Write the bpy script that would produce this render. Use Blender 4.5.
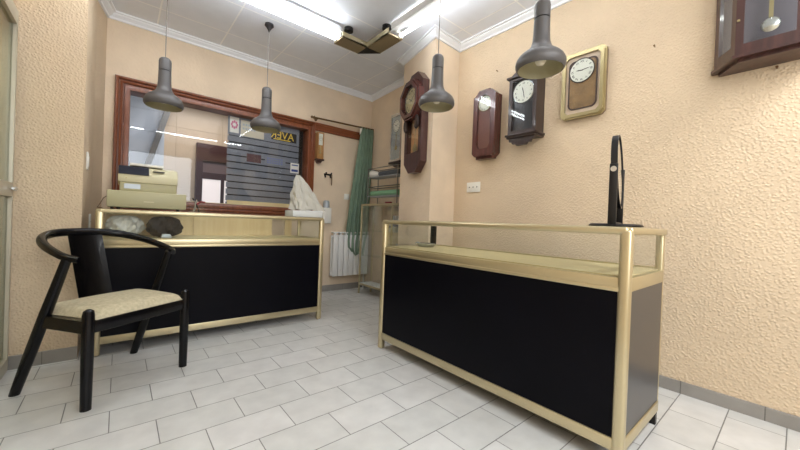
import bpy, bmesh, math, random
from mathutils import Vector, Matrix
random.seed(7)
PI = math.pi
SC = bpy.context.scene
COL = SC.collection
for o in list(bpy.data.objects):
    bpy.data.objects.remove(o)

# ------------------------------------------------------------------ camera
def camera():
    y, p, r = math.radians(40.0), math.radians(-0.4), math.radians(2.2)
    F = Vector((math.sin(y)*math.cos(p), math.cos(y)*math.cos(p), math.sin(p)))
    R0 = Vector((math.cos(y), -math.sin(y), 0)); U0 = R0.cross(F)
    R = math.cos(r)*R0 + math.sin(r)*U0
    U = -math.sin(r)*R0 + math.cos(r)*U0
    cd = bpy.data.cameras.new('camera')
    cd.sensor_fit = 'HORIZONTAL'; cd.sensor_width = 36.0
    cd.lens = 335.0/800.0*36.0
    cd.clip_start = 0.02
    co = bpy.data.objects.new('camera', cd); COL.objects.link(co)
    m = Matrix((( R.x, U.x, -F.x, 0), (R.y, U.y, -F.y, 0), (R.z, U.z, -F.z, 0.955), (0, 0, 0, 1)))
    co.matrix_world = m
    SC.camera = co
camera()

# ------------------------------------------------------------------ world, large lights, exposure
w = bpy.data.worlds.new('world'); SC.world = w; w.use_nodes = True
w.node_tree.nodes['Background'].inputs[0].default_value = (0.75, 0.85, 1.0, 1)
w.node_tree.nodes['Background'].inputs[1].default_value = 0.5
def area(name, loc, rot, sx, sy, power, color=(1, 1, 1)):
    l = bpy.data.lights.new(name, 'AREA'); l.shape = 'RECTANGLE'; l.size = sx; l.size_y = sy
    l.energy = power; l.color = color
    o = bpy.data.objects.new(name, l); COL.objects.link(o); o.location = loc; o.rotation_euler = rot
    return o
# added cool fill behind the camera, set in an assumed shop window
area('front_fill', (0.55, -1.93, 1.78), (-PI/2, 0, PI), 1.7, 1.25, 27, (0.93, 0.97, 1.0))
# added overhead fill behind the camera, brightens floor and near walls
area('overhead_fill', (1.1, -0.7, 2.72), (0, 0, 0), 2.4, 0.08, 34, (0.97, 0.985, 1.0))
# added unseen light beyond the glazed door, brightens its glass
area('door_glass_fill', (-0.98, 1.6, 2.6), (0, 0, 0), 0.5, 1.6, 22, (1.0, 0.98, 0.92))
# added light with no visible lamp, brightens the room behind the window
area('back_room_fill', (0.9, 5.3, 2.6), (0, 0, 0), 1.0, 0.5, 11, (1.0, 0.96, 0.92))
TUBE_STRENGTH = 17.0
SC.view_settings.view_transform = 'Standard'
SC.view_settings.look = 'None'
SC.view_settings.exposure = 0.78
SC.view_settings.gamma = 1.0
SC.view_settings.use_curve_mapping = False
SC.cycles.max_bounces = 10
SC.cycles.transparent_max_bounces = 16
SC.cycles.caustics_reflective = False
SC.cycles.caustics_refractive = False
SC.cycles.sample_clamp_indirect = 6.0

# ------------------------------------------------------------------ materials
def srgb(r, g, b):
    f = lambda c: (c/255/12.92 if c/255 <= 0.04045 else ((c/255+0.055)/1.055)**2.4)
    return (f(r), f(g), f(b), 1.0)
def pos_nodes(nt):
    g = nt.nodes.new('ShaderNodeNewGeometry'); return g.outputs['Position']
def mat(name, col, rough=0.5, metal=0.0, spec=0.5, noise=None, bump=None, emit=None, coat=0.0):
    """noise=(scale, amount): mottled colour;  bump=(scale, distance, strength)"""
    m = bpy.data.materials.new(name); m.use_nodes = True
    nt = m.node_tree; b = nt.nodes['Principled BSDF']
    b.inputs['Base Color'].default_value = col
    b.inputs['Roughness'].default_value = rough
    b.inputs['Metallic'].default_value = metal
    b.inputs['Specular IOR Level'].default_value = spec
    b.inputs['Coat Weight'].default_value = coat
    if noise or bump:
        pos = nt.nodes.new('ShaderNodeTexCoord').outputs['Object']
    if noise:
        n = nt.nodes.new('ShaderNodeTexNoise'); n.inputs['Scale'].default_value = noise[0]; n.inputs['Detail'].default_value = 5
        nt.links.new(pos, n.inputs['Vector'])
        r = nt.nodes.new('ShaderNodeMapRange'); r.inputs['From Min'].default_value = 0.3; r.inputs['From Max'].default_value = 0.7
        r.inputs['To Min'].default_value = 1-noise[1]; r.inputs['To Max'].default_value = 1+noise[1]*0.6
        nt.links.new(n.outputs['Fac'], r.inputs['Value'])
        mx = nt.nodes.new('ShaderNodeVectorMath'); mx.operation = 'SCALE'; mx.inputs[0].default_value = col[:3]
        nt.links.new(r.outputs[0], mx.inputs['Scale']); nt.links.new(mx.outputs[0], b.inputs['Base Color'])
    if bump:
        n = nt.nodes.new('ShaderNodeTexNoise'); n.inputs['Scale'].default_value = bump[0]; n.inputs['Detail'].default_value = 3
        nt.links.new(pos, n.inputs['Vector'])
        bp = nt.nodes.new('ShaderNodeBump'); bp.inputs['Distance'].default_value = bump[1]; bp.inputs['Strength'].default_value = bump[2]
        nt.links.new(n.outputs['Fac'], bp.inputs['Height']); nt.links.new(bp.outputs[0], b.inputs['Normal'])
    if emit:
        b.inputs['Emission Color'].default_value = emit[0]; b.inputs['Emission Strength'].default_value = emit[1]
    return m
def glass(name, tint=(1, 1, 1, 1), refl=0.12, rough=0.02):
    m = bpy.data.materials.new(name); m.use_nodes = True; nt = m.node_tree
    nt.nodes.remove(nt.nodes['Principled BSDF'])
    out = nt.nodes['Material Output']
    t = nt.nodes.new('ShaderNodeBsdfTransparent'); t.inputs[0].default_value = tint
    g = nt.nodes.new('ShaderNodeBsdfGlossy'); g.inputs['Roughness'].default_value = rough
    lw = nt.nodes.new('ShaderNodeLayerWeight'); lw.inputs['Blend'].default_value = 0.25
    mr = nt.nodes.new('ShaderNodeMapRange'); mr.inputs['To Min'].default_value = refl*0.45; mr.inputs['To Max'].default_value = min(0.7, refl*5)
    nt.links.new(lw.outputs['Fresnel'], mr.inputs['Value'])
    mx = nt.nodes.new('ShaderNodeMixShader')
    nt.links.new(mr.outputs[0], mx.inputs[0]); nt.links.new(t.outputs[0], mx.inputs[1]); nt.links.new(g.outputs[0], mx.inputs[2])
    nt.links.new(mx.outputs[0], out.inputs[0])
    return m
def wood(name, c1, c2, rough=0.3, scale=(3, 3, 40), coat=0.2, axis='Z'):
    m = bpy.data.materials.new(name); m.use_nodes = True; nt = m.node_tree; b = nt.nodes['Principled BSDF']
    tc = nt.nodes.new('ShaderNodeTexCoord'); mp = nt.nodes.new('ShaderNodeMapping')
    s = {'Z': (40, 40, 2.5), 'X': (2.5, 40, 40), 'Y': (40, 2.5, 40)}[axis]
    mp.inputs['Scale'].default_value = s
    nt.links.new(tc.outputs['Object'], mp.inputs['Vector'])
    n = nt.nodes.new('ShaderNodeTexNoise'); n.inputs['Scale'].default_value = 1.0; n.inputs['Detail'].default_value = 5
    nt.links.new(mp.outputs[0], n.inputs['Vector'])
    cr = nt.nodes.new('ShaderNodeValToRGB'); cr.color_ramp.elements[0].position = 0.3; cr.color_ramp.elements[1].position = 0.7
    cr.color_ramp.elements[0].color = c1; cr.color_ramp.elements[1].color = c2
    nt.links.new(n.outputs['Fac'], cr.inputs[0]); nt.links.new(cr.outputs[0], b.inputs['Base Color'])
    b.inputs['Roughness'].default_value = rough; b.inputs['Coat Weight'].default_value = coat
    return m
def stucco(name, base, scale=78, dist=0.005, strength=0.55, stain=0.10):
    m = bpy.data.materials.new(name); m.use_nodes = True; nt = m.node_tree; b = nt.nodes['Principled BSDF']
    pos = pos_nodes(nt)
    n1 = nt.nodes.new('ShaderNodeTexVoronoi'); n1.feature = 'SMOOTH_F1'; n1.inputs['Scale'].default_value = scale
    n1.inputs['Smoothness'].default_value = 0.5; n1.inputs['Randomness'].default_value = 1.0
    nt.links.new(pos, n1.inputs['Vector'])
    rmp = nt.nodes.new('ShaderNodeMapRange')
    rmp.inputs['From Min'].default_value = 0.1; rmp.inputs['From Max'].default_value = 0.6
    rmp.inputs['To Min'].default_value = 1.0; rmp.inputs['To Max'].default_value = 0.0
    nt.links.new(n1.outputs['Distance'], rmp.inputs['Value'])
    bp = nt.nodes.new('ShaderNodeBump'); bp.inputs['Distance'].default_value = dist; bp.inputs['Strength'].default_value = strength
    nt.links.new(rmp.outputs[0], bp.inputs['Height']); nt.links.new(bp.outputs[0], b.inputs['Normal'])
    n2 = nt.nodes.new('ShaderNodeTexNoise'); n2.inputs['Scale'].default_value = 2.2; n2.inputs['Detail'].default_value = 6
    nt.links.new(pos, n2.inputs['Vector'])
    r2 = nt.nodes.new('ShaderNodeMapRange'); r2.inputs['From Min'].default_value = 0.3; r2.inputs['From Max'].default_value = 0.7
    r2.inputs['To Min'].default_value = 1-stain; r2.inputs['To Max'].default_value = 1+stain*0.35
    nt.links.new(n2.outputs['Fac'], r2.inputs['Value'])
    mx = nt.nodes.new('ShaderNodeVectorMath'); mx.operation = 'SCALE'; mx.inputs[0].default_value = base[:3]
    nt.links.new(r2.outputs[0], mx.inputs['Scale']); nt.links.new(mx.outputs[0], b.inputs['Base Color'])
    b.inputs['Roughness'].default_value = 0.7; b.inputs['Specular IOR Level'].default_value = 0.25
    return m
def brick(name, c1, c2, mortar, bw, rh, msize, shift=(0, 0), offset=0.5, rough=0.35, spec=0.5, mot=0.08, mot_scale=9, bump=0.002, axes='XY', smooth=0.1):
    m = bpy.data.materials.new(name); m.use_nodes = True; nt = m.node_tree; b = nt.nodes['Principled BSDF']
    pos = pos_nodes(nt)
    sep = nt.nodes.new('ShaderNodeSeparateXYZ'); nt.links.new(pos, sep.inputs[0])
    cmb = nt.nodes.new('ShaderNodeCombineXYZ')
    for i, a in enumerate(axes):
        ad = nt.nodes.new('ShaderNodeMath'); ad.operation = 'ADD'; ad.inputs[1].default_value = shift[i]
        nt.links.new(sep.outputs[a], ad.inputs[0]); nt.links.new(ad.outputs[0], cmb.inputs[i])
    bk = nt.nodes.new('ShaderNodeTexBrick'); bk.offset = offset; bk.offset_frequency = 2; bk.squash = 1
    bk.inputs['Color1'].default_value = c1; bk.inputs['Color2'].default_value = c2; bk.inputs['Mortar'].default_value = mortar
    bk.inputs['Scale'].default_value = 1; bk.inputs['Mortar Size'].default_value = msize; bk.inputs['Mortar Smooth'].default_value = smooth
    bk.inputs['Brick Width'].default_value = bw; bk.inputs['Row Height'].default_value = rh
    nt.links.new(cmb.outputs[0], bk.inputs['Vector'])
    n = nt.nodes.new('ShaderNodeTexNoise'); n.inputs['Scale'].default_value = mot_scale; n.inputs['Detail'].default_value = 6
    nt.links.new(pos, n.inputs['Vector'])
    r = nt.nodes.new('ShaderNodeMapRange'); r.inputs['From Min'].default_value = 0.3; r.inputs['From Max'].default_value = 0.7
    r.inputs['To Min'].default_value = 1-mot; r.inputs['To Max'].default_value = 1+mot*0.5
    nt.links.new(n.outputs['Fac'], r.inputs['Value'])
    mx = nt.nodes.new('ShaderNodeVectorMath'); mx.operation = 'SCALE'
    nt.links.new(bk.outputs['Color'], mx.inputs[0]); nt.links.new(r.outputs[0], mx.inputs['Scale'])
    nt.links.new(mx.outputs[0], b.inputs['Base Color'])
    bp = nt.nodes.new('ShaderNodeBump'); bp.invert = True; bp.inputs['Distance'].default_value = bump
    nt.links.new(bk.outputs['Fac'], bp.inputs['Height']); nt.links.new(bp.outputs[0], b.inputs['Normal'])
    b.inputs['Roughness'].default_value = rough; b.inputs['Specular IOR Level'].default_value = spec
    return m

M = {}
M['stucco'] = stucco('stucco_beige', srgb(219, 198, 169), strength=0.6)
M['stucco_smooth'] = stucco('plaster_beige', srgb(230, 210, 184), scale=40, dist=0.003, strength=0.3, stain=0.14)
M['floor'] = brick('floor_tiles', srgb(218, 218, 216), srgb(207, 208, 205), srgb(132, 132, 130), 0.3315, 0.2085, 0.0022,
                   shift=(-0.154+0.3315*10, -1.8865+0.2085*20), rough=0.32, mot=0.10)
M['ceiling'] = brick('ceiling_tiles', srgb(234, 238, 246), srgb(231, 235, 243), srgb(252, 253, 254), 0.535, 0.54, 0.0065,
                     shift=(-0.77+0.535*10, -3.12+0.54*20), offset=0.0, rough=0.6, mot=0.03, bump=0.003)
M['skirt'] = brick('skirting_tiles', srgb(150, 146, 140), srgb(145, 141, 135), srgb(110, 106, 100), 0.342, 0.5, 0.002,
                   shift=(3.762-0.428, 0.2), offset=0.0, rough=0.35, axes='YZ', mot=0.1)
M['skirt_b'] = brick('skirting_tiles_back', srgb(150, 146, 140), srgb(145, 141, 135), srgb(110, 106, 100), 0.342, 0.5, 0.002,
                     shift=(3.42, 0.2), offset=0.0, rough=0.35, axes='XZ', mot=0.1)
M['cornice'] = mat('cornice_white', srgb(240, 243, 248), 0.5)
M['mahogany'] = wood('mahogany_frame', srgb(112, 60, 34), srgb(138, 78, 48), rough=0.34, coat=0.1)
M['mahogany_h'] = wood('mahogany_frame_h', srgb(112, 60, 34), srgb(138, 78, 48), rough=0.34, coat=0.1, axis='X')
M['darkwood'] = wood('clock_dark_wood', srgb(54, 33, 31), srgb(80, 50, 46), rough=0.3, coat=0.3)
M['redwood'] = wood('clock_red_wood', srgb(68, 34, 31), srgb(94, 52, 47), rough=0.25, coat=0.4)
M['blackwood'] = wood('clock_black_wood', srgb(40, 28, 26), srgb(58, 42, 38), rough=0.35, coat=0.2)
M['lightwood'] = wood('clock_light_wood', srgb(164, 116, 66), srgb(196, 148, 92), rough=0.35)
M['honeywood'] = wood('clock_honey_wood', srgb(214, 158, 104), srgb(228, 176, 122), rough=0.35)
M['gold'] = mat('champagne_aluminium', srgb(200, 188, 154), 0.34, 0.8)
M['brass'] = mat('polished_brass', srgb(178, 164, 124), 0.36, 0.85)
M['goldplate'] = mat('brushed_gold_plate', srgb(150, 134, 104), 0.45, 0.4)
M['black_panel'] = mat('black_laminate', srgb(7, 7, 14), 0.4, 0.0, 0.10, noise=(3, 0.25))
M['grey_panel'] = mat('dark_grey_laminate', srgb(50, 49, 52), 0.3, 0.0, 0.6)
M['cream'] = mat('cream_board', srgb(208, 192, 148), 0.45, noise=(6, 0.06))
M['slide'] = wood('sliding_door_board', srgb(222, 196, 150), srgb(230, 208, 164), rough=0.35)
M['glass'] = glass('clear_glass', (0.97, 0.985, 0.975, 1), 0.04)
M['glass_door'] = glass('door_glass', (0.88, 0.91, 0.86, 1), 0.12)
M['glass_window'] = glass('window_glass', (0.93, 0.94, 0.95, 1), 0.05)
M['chair_black'] = mat('black_lacquer', srgb(8, 8, 12), 0.25, 0.0, 0.25, coat=0.08)
M['chair_seat'] = mat('seat_fabric', srgb(194, 184, 156), 0.9, 0.0, 0.2, noise=(60, 0.18), bump=(300, 0.001, 0.5))
M['lamp_grey'] = mat('lamp_grey_enamel', srgb(86, 84, 84), 0.42, 0.0, 0.5)
M['lamp_inside'] = mat('lamp_inside_cream', srgb(168, 162, 132), 0.5)
M['bulb'] = mat('bulb_glass', srgb(240, 236, 220), 0.15)
M['cord'] = mat('cord_grey', srgb(120, 116, 112), 0.6)
M['dark_plastic'] = mat('dark_plastic', srgb(34, 32, 36), 0.4)
M['black'] = mat('black_metal', srgb(20, 19, 20), 0.4, 0.2)
M['white_metal'] = mat('white_enamel', srgb(236, 236, 234), 0.35)
M['white_plastic'] = mat('white_plastic', srgb(232, 230, 222), 0.4)
M['fixture'] = mat('fixture_grey', srgb(208, 208, 206), 0.4)
M['tube'] = mat('fluorescent_tube', (1, 1, 1, 1), 0.4, emit=((0.93, 0.965, 1.0, 1), TUBE_STRENGTH))
M['register'] = mat('register_beige', srgb(206, 200, 166), 0.5)
M['register_lo'] = mat('register_drawer', srgb(176, 171, 136), 0.5)
M['navy'] = mat('display_navy', srgb(20, 21, 36), 0.5, 0.0, 0.2)
M['paper'] = mat('white_paper', srgb(236, 234, 226), 0.7)
M['label'] = mat('silver_label', srgb(176, 184, 190), 0.4, 0.3)
M['alu'] = mat('door_aluminium', srgb(186, 181, 164), 0.4, 0.4)
M['curtain'] = mat('green_curtain', srgb(158, 184, 162), 0.85, 0.0, 0.15, noise=(8, 0.12))
M['bronze'] = mat('antique_bronze', srgb(120, 92, 60), 0.4, 0.7)
M['dial'] = mat('dial_white', srgb(238, 236, 228), 0.35)
M['dial_gold'] = mat('dial_gold', srgb(206, 190, 146), 0.35, 0.2, noise=(40, 0.25))
M['ink'] = mat('dial_ink', srgb(20, 18, 18), 0.5)
M['silver'] = mat('silver_metal', srgb(206, 208, 210), 0.22, 0.85)
M['burl'] = mat('burl_panel', srgb(150, 116, 78), 0.3, noise=(14, 0.35), coat=0.4)
M['pinkmarble'] = mat('pink_marble_panel', srgb(226, 200, 178), 0.3, noise=(18, 0.15), coat=0.3)
M['clock_back'] = mat('clock_interior', srgb(112, 106, 116), 0.5)
M['clock_back_d'] = mat('clock_interior_dark', srgb(54, 50, 56), 0.4)
M['clock_back_r'] = mat('clock_interior_red', srgb(120, 74, 66), 0.4)
M['bag'] = mat('plastic_bag', srgb(206, 204, 194), 0.45, 0.0, 0.5, bump=(40, 0.01, 0.6))
M['bag'].node_tree.nodes['Principled BSDF'].inputs['Alpha'].default_value = 0.8
M['whitebag'] = mat('white_plastic_bag', srgb(226, 226, 222), 0.4, bump=(40, 0.01, 0.6))
M['darkbag'] = mat('dark_cloth', srgb(24, 22, 26), 0.8, bump=(60, 0.006, 0.6))
M['box_white'] = mat('white_card_box', srgb(222, 226, 226), 0.6)
M['blue'] = mat('blue_print', srgb(54, 74, 140), 0.5)
M['bluepale'] = mat('pale_blue_print', srgb(112, 124, 170), 0.5)
M['red'] = mat('red_plastic', srgb(130, 26, 34), 0.4)
M['roll_grey'] = mat('grey_mat_roll', srgb(84, 88, 92), 0.8, noise=(60, 0.3))
M['roll_green'] = mat('green_cloth_roll', srgb(120, 164, 128), 0.8)
M['film'] = mat('frosted_film', srgb(132, 136, 146), 0.35, noise=(3, 0.06))
M['sticker_pink'] = mat('pink_flower_print', srgb(214, 120, 150), 0.5)
M['sticker_cream'] = mat('cream_notice', srgb(214, 206, 184), 0.5)
M['sticker_blackyellow'] = mat('black_sign', srgb(34, 30, 26), 0.4)
M['yellow'] = mat('yellow_print', srgb(236, 200, 70), 0.4)
M['maroon'] = mat('maroon_photo', srgb(86, 48, 50), 0.4, noise=(60, 0.4))
M['tile_back'] = brick('back_room_tiles', srgb(206, 186, 162), srgb(202, 181, 157), srgb(176, 158, 136), 0.62, 0.45, 0.003,
                       shift=(3.1, 0), offset=0.0, axes='XZ', rough=0.35, mot=0.05)
M['tile_blue'] = brick('back_room_pale_tiles', srgb(196, 204, 216), srgb(190, 199, 212), srgb(170, 180, 194), 0.4, 0.3, 0.003,
                       shift=(8, 0), offset=0.0, axes='XZ', rough=0.3, mot=0.03)
M['brownpaint'] = mat('brown_door_paint', srgb(72, 46, 44), 0.4)
M['litpane'] = mat('lit_door_pane', srgb(240, 226, 222), 0.4, emit=((1.0, 0.93, 0.92, 1), 0.36))
M['beam'] = mat('grey_beam_paint', srgb(100, 100, 100), 0.5)
M['mirror'] = mat('mirror_silver', srgb(230, 232, 232), 0.03, 1.0)
M['dark_void'] = mat('dark_shade_sheet', srgb(26, 26, 30), 0.6)  # darkness behind the film, put into the sheet's colour

# ------------------------------------------------------------------ mesh helpers
class MB:
    def __init__(s): s.bm = bmesh.new()
    def _merge(s, t, mtx=None):
        if mtx is not None: bmesh.ops.transform(t, matrix=mtx, verts=t.verts)
        me = bpy.data.meshes.new('t'); t.to_mesh(me); t.free()
        s.bm.from_mesh(me); bpy.data.meshes.remove(me); return s
    def box(s, x0, x1, y0, y1, z0, z1, bev=0.0, seg=2, mtx=None):
        t = bmesh.new(); bmesh.ops.create_cube(t, size=1)
        for v in t.verts:
            v.co = Vector(((x0+x1)/2+v.co.x*(x1-x0), (y0+y1)/2+v.co.y*(y1-y0), (z0+z1)/2+v.co.z*(z1-z0)))
        if bev: bmesh.ops.bevel(t, geom=list(t.edges), offset=bev, segments=seg, profile=0.5, affect='EDGES')
        return s._merge(t, mtx)
    def cyl(s, p0, p1, r0, r1=None, seg=20):
        r1 = r0 if r1 is None else r1
        p0, p1 = Vector(p0), Vector(p1); d = p1-p0
        t = bmesh.new(); bmesh.ops.create_cone(t, cap_ends=True, segments=seg, radius1=r0, radius2=r1, depth=d.length)
        m = Matrix.Translation((p0+p1)/2) @ d.to_track_quat('Z', 'Y').to_matrix().to_4x4()
        return s._merge(t, m)
    def lathe(s, prof, seg=36, mtx=None):
        """prof: list of (r, z) from one end to the other; revolved round z"""
        t = bmesh.new(); rings = []
        for r, z in prof:
            if r < 1e-6: rings.append([t.verts.new((0, 0, z))])
            else: rings.append([t.verts.new((r*math.cos(2*PI*i/seg), r*math.sin(2*PI*i/seg), z)) for i in range(seg)])
        for a, b in zip(rings, rings[1:]):
            for i in range(seg):
                j = (i+1) % seg
                if len(a) == 1 and len(b) == 1: continue
                if len(a) == 1: t.faces.new((a[0], b[i], b[j]))
                elif len(b) == 1: t.faces.new((a[i], a[j], b[0]))
                else: t.faces.new((a[i], a[j], b[j], b[i]))
        bmesh.ops.recalc_face_normals(t, faces=t.faces)
        return s._merge(t, mtx)
    def prism(s, poly, a0, a1, axis='y', bev=0.0, mtx=None):
        """poly of (u,v): axis y -> (x,z) extruded over y; axis z -> (x,y) over z; axis x -> (y,z) over x"""
        f = {'y': lambda u, v, a: (u, a, v), 'z': lambda u, v, a: (u, v, a), 'x': lambda u, v, a: (a, u, v)}[axis]
        t = bmesh.new()
        A = [t.verts.new(f(u, v, a0)) for u, v in poly]; B = [t.verts.new(f(u, v, a1)) for u, v in poly]
        n = len(poly)
        t.faces.new(A); t.faces.new(list(reversed(B)))
        for i in range(n): t.faces.new((A[i], B[i], B[(i+1) % n], A[(i+1) % n]))
        bmesh.ops.recalc_face_normals(t, faces=t.faces)
        if bev: bmesh.ops.bevel(t, geom=list(t.edges), offset=bev, segments=2, profile=0.5, affect='EDGES')
        return s._merge(t, mtx)
    def ring(s, outer, inner, a0, a1, axis='y', mtx=None):
        """frame between two polygons with the same number of points"""
        f = {'y': lambda u, v, a: (u, a, v), 'z': lambda u, v, a: (u, v, a), 'x': lambda u, v, a: (a, u, v)}[axis]
        t = bmesh.new(); n = len(outer)
        L = [[t.verts.new(f(u, v, a)) for u, v in p] for p, a in ((outer, a0), (outer, a1), (inner, a1), (inner, a0))]
        for k in range(4):
            P, Q = L[k], L[(k+1) % 4]
            for i in range(n): t.faces.new((P[i], P[(i+1) % n], Q[(i+1) % n], Q[i]))
        bmesh.ops.recalc_face_normals(t, faces=t.faces)
        return s._merge(t, mtx)
    def tube(s, pts, rad, seg=12, flat=1.0, closed=False):
        pts = [Vector(p) for p in pts]; n = len(pts)
        if not hasattr(rad, '__len__'): rad = [rad]*n
        t = bmesh.new(); rings = []
        up = None
        for i, p in enumerate(pts):
            d = (pts[(i+1) % n if closed else min(i+1, n-1)]-pts[(i-1) % n if closed else max(i-1, 0)]).normalized()
            if up is None:
                up = Vector((0, 0, 1)) if abs(d.z) < 0.9 else Vector((1, 0, 0))
            sd = d.cross(up).normalized(); up = sd.cross(d).normalized()
            rings.append([t.verts.new(p+rad[i]*(math.cos(2*PI*k/seg)*sd+flat*math.sin(2*PI*k/seg)*up)) for k in range(seg)])
        pr = list(zip(rings, rings[1:])) + ([(rings[-1], rings[0])] if closed else [])
        for a, b in pr:
            for k in range(seg): t.faces.new((a[k], a[(k+1) % seg], b[(k+1) % seg], b[k]))
        if not closed: t.faces.new(list(reversed(rings[0]))); t.faces.new(rings[-1])
        bmesh.ops.recalc_face_normals(t, faces=t.faces)
        return s._merge(t)
    def grid(s, fn, nu, nv, thick=0.0):
        t = bmesh.new()
        V = [[t.verts.new(fn(i/nu, j/nv)) for j in range(nv+1)] for i in range(nu+1)]
        for i in range(nu):
            for j in range(nv): t.faces.new((V[i][j], V[i+1][j], V[i+1][j+1], V[i][j+1]))
        if thick: bmesh.ops.solidify(t, geom=list(t.faces), thickness=thick)
        bmesh.ops.recalc_face_normals(t, faces=t.faces)
        return s._merge(t)
    def build(s, name, m, parent=None, smooth=35):
        me = bpy.data.meshes.new(name); s.bm.to_mesh(me); s.bm.free()
        me.materials.append(m)
        if smooth:
            for p in me.polygons: p.use_smooth = True
            me.set_sharp_from_angle(angle=math.radians(smooth))
        o = bpy.data.objects.new(name, me); COL.objects.link(o)
        if parent: o.parent = parent
        return o
def tag(o, label, cat, group=None):
    o['label'] = label; o['category'] = cat
    if group: o['group'] = group
    return o
def thing(name, label, cat, loc=(0, 0, 0), rz=0.0, group=None):
    o = bpy.data.objects.new(name, None); COL.objects.link(o)
    o.empty_display_size = 0.1; o.location = loc; o.rotation_euler = (0, 0, rz)
    return tag(o, label, cat, group)
def struct(o):
    o['kind'] = 'structure'; return o
def copy_tree(o, parent=None):
    c = o.copy(); COL.objects.link(c)
    if parent: c.parent = parent
    for ch in list(o.children): copy_tree(ch, c)
    return c
def text(name, s, size, m, parent, loc, rot=(PI/2, 0, 0), depth=0.0006, mirror=False, extra_scale=(1, 1, 1)):
    cu = bpy.data.curves.new('txt', 'FONT'); cu.body = s; cu.size = size; cu.extrude = depth
    cu.align_x = 'CENTER'; cu.align_y = 'CENTER'
    to = bpy.data.objects.new('txt', cu); COL.objects.link(to)
    dg = bpy.context.evaluated_depsgraph_get()
    me = bpy.data.meshes.new_from_object(to.evaluated_get(dg))
    bpy.data.objects.remove(to); bpy.data.curves.remove(cu)
    me.materials.clear(); me.materials.append(m); me.name = name
    o = bpy.data.objects.new(name, me); COL.objects.link(o)
    if parent: o.parent = parent
    o.location = loc; o.rotation_euler = rot
    o.scale = (-extra_scale[0] if mirror else extra_scale[0], extra_scale[1], extra_scale[2])
    return o
def circ(cx, cz, r, n=32, rz=None, a0=0.0):
    rz = r if rz is None else rz
    return [(cx+r*math.cos(a0+2*PI*i/n), cz+rz*math.sin(a0+2*PI*i/n)) for i in range(n)]
def rect(x0, x1, z0, z1): return [(x0, z0), (x1, z0), (x1, z1), (x0, z1)]

# ------------------------------------------------------------------ room shell
H = 2.75
YB = 4.05            # back wall
BOUND = [(-0.5, -2.0), (-0.5, 2.97), (-0.185, 2.97), (-0.18, 3.78), (-0.125, YB), (2.79, YB), (2.69, 2.95),
         (2.374, 2.858), (2.232, 2.24), (2.6, 2.26), (2.6, -2.0)]
b = MB(); b.box(-1.6, 3.2, -2.3, 7.0, -0.12, 0.0); struct(b.build('floor', M['floor']))
b = MB(); b.box(-1.6, 3.2, -2.3, YB+0.15, H, H+0.1); struct(b.build('ceiling', M['ceiling']))
# back wall round the window
WX0, WX1, WZ0, WZ1 = 0.0, 1.86, 1.04, 2.14
b = MB()
b.box(-0.6, WX0, YB, YB+0.15, 0, H); b.box(WX1, 3.0, YB, YB+0.15, 0, H)
b.box(WX0, WX1, YB, YB+0.15, 0, WZ0); b.box(WX0, WX1, YB, YB+0.15, WZ1, H)
struct(b.build('wall_back', M['stucco_smooth'], smooth=0))
# left: block with its front face to the room and a return face
b = MB(); b.prism([(-1.5, 2.97), (-0.185, 2.97), (-0.18, 3.78), (-0.125, YB), (-0.125, YB+0.1), (-1.5, YB+0.1)], 0, H, 'z', bev=0)
struct(b.build('wall_left', M['stucco'], smooth=0))
b = MB(); b.box(-0.65, -0.5, -2.0, 1.62, 0, H); b.box(-0.65, -0.5, 1.62, 2.97, 2.1, H)
struct(b.build('wall_left', M['stucco'], smooth=0))
b = MB(); b.box(-1.5, -1.4, -2.2, 2.97, 0, H); b.box(-1.5, -0.5, -2.2, -2.0, 0, H)
struct(b.build('wall_left', M['stucco'], smooth=0))
b = MB(); b.box(2.6, 2.75, -2.1, 2.26, 0, H); struct(b.build('wall_right', M['stucco'], smooth=0))
b = MB(); b.prism([(2.79, YB+0.1), (2.69, 2.95), (2.374, 2.858), (2.232, 2.24), (2.6, 2.26), (3.0, 2.26), (3.0, YB+0.1)], 0, H, 'z')
struct(b.build('wall_right', M['stucco_smooth'], smooth=0))
# shop front wall behind the camera with a window added for the fill, sill raised against glass reflections
b = MB(); b.box(-0.6, 2.75, -2.15, -2.0, 0, 1.1); b.box(-0.6, 2.75, -2.15, -2.0, 2.45, H)
b.box(-0.6, -0.35, -2.15, -2.0, 1.1, 2.45); b.box(2.3, 2.75, -2.15, -2.0, 1.1, 2.45)
struct(b.build('wall_front', M['stucco'], smooth=0))
b = MB(); b.ring(rect(-0.35, 2.3, 1.1, 2.45), rect(-0.29, 2.24, 1.16, 2.39), -2.1, -2.04)
fr = struct(b.build('window_2', M['alu'], smooth=0))
b = MB(); b.box(-0.29, 2.24, -2.075, -2.068, 1.16, 2.39); b.build('pane', M['glass_window'], fr, smooth=0)

def strip(poly, prof, name, m, smooth=0):
    """sweep prof [(inward offset, z)] along an open plan polyline, mitred; interior is on the right-hand side of the walk"""
    n = len(poly); P = [Vector(p) for p in poly]
    t = bmesh.new(); rings = []
    for i in range(n):
        ds = []
        if i > 0: ds.append((P[i]-P[i-1]).normalized())
        if i < n-1: ds.append((P[i+1]-P[i]).normalized())
        ns = [Vector((d.y, -d.x)) for d in ds]
        v = sum(ns, Vector((0, 0)))
        v = v.normalized(); k = 1/max(0.3, v.dot(ns[0]))
        rings.append([t.verts.new((P[i].x+v.x*k*o, P[i].y+v.y*k*o, z)) for o, z in prof])
    m_ = len(prof)
    for a, b_ in zip(rings, rings[1:]):
        for k in range(m_): t.faces.new((a[k], a[(k+1) % m_], b_[(k+1) % m_], b_[k]))
    t.faces.new(rings[0]); t.faces.new(list(reversed(rings[-1])))
    bmesh.ops.recalc_face_normals(t, faces=t.faces)
    q = MB(); q._merge(t); return struct(q.build(name, m, smooth=smooth))
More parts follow.
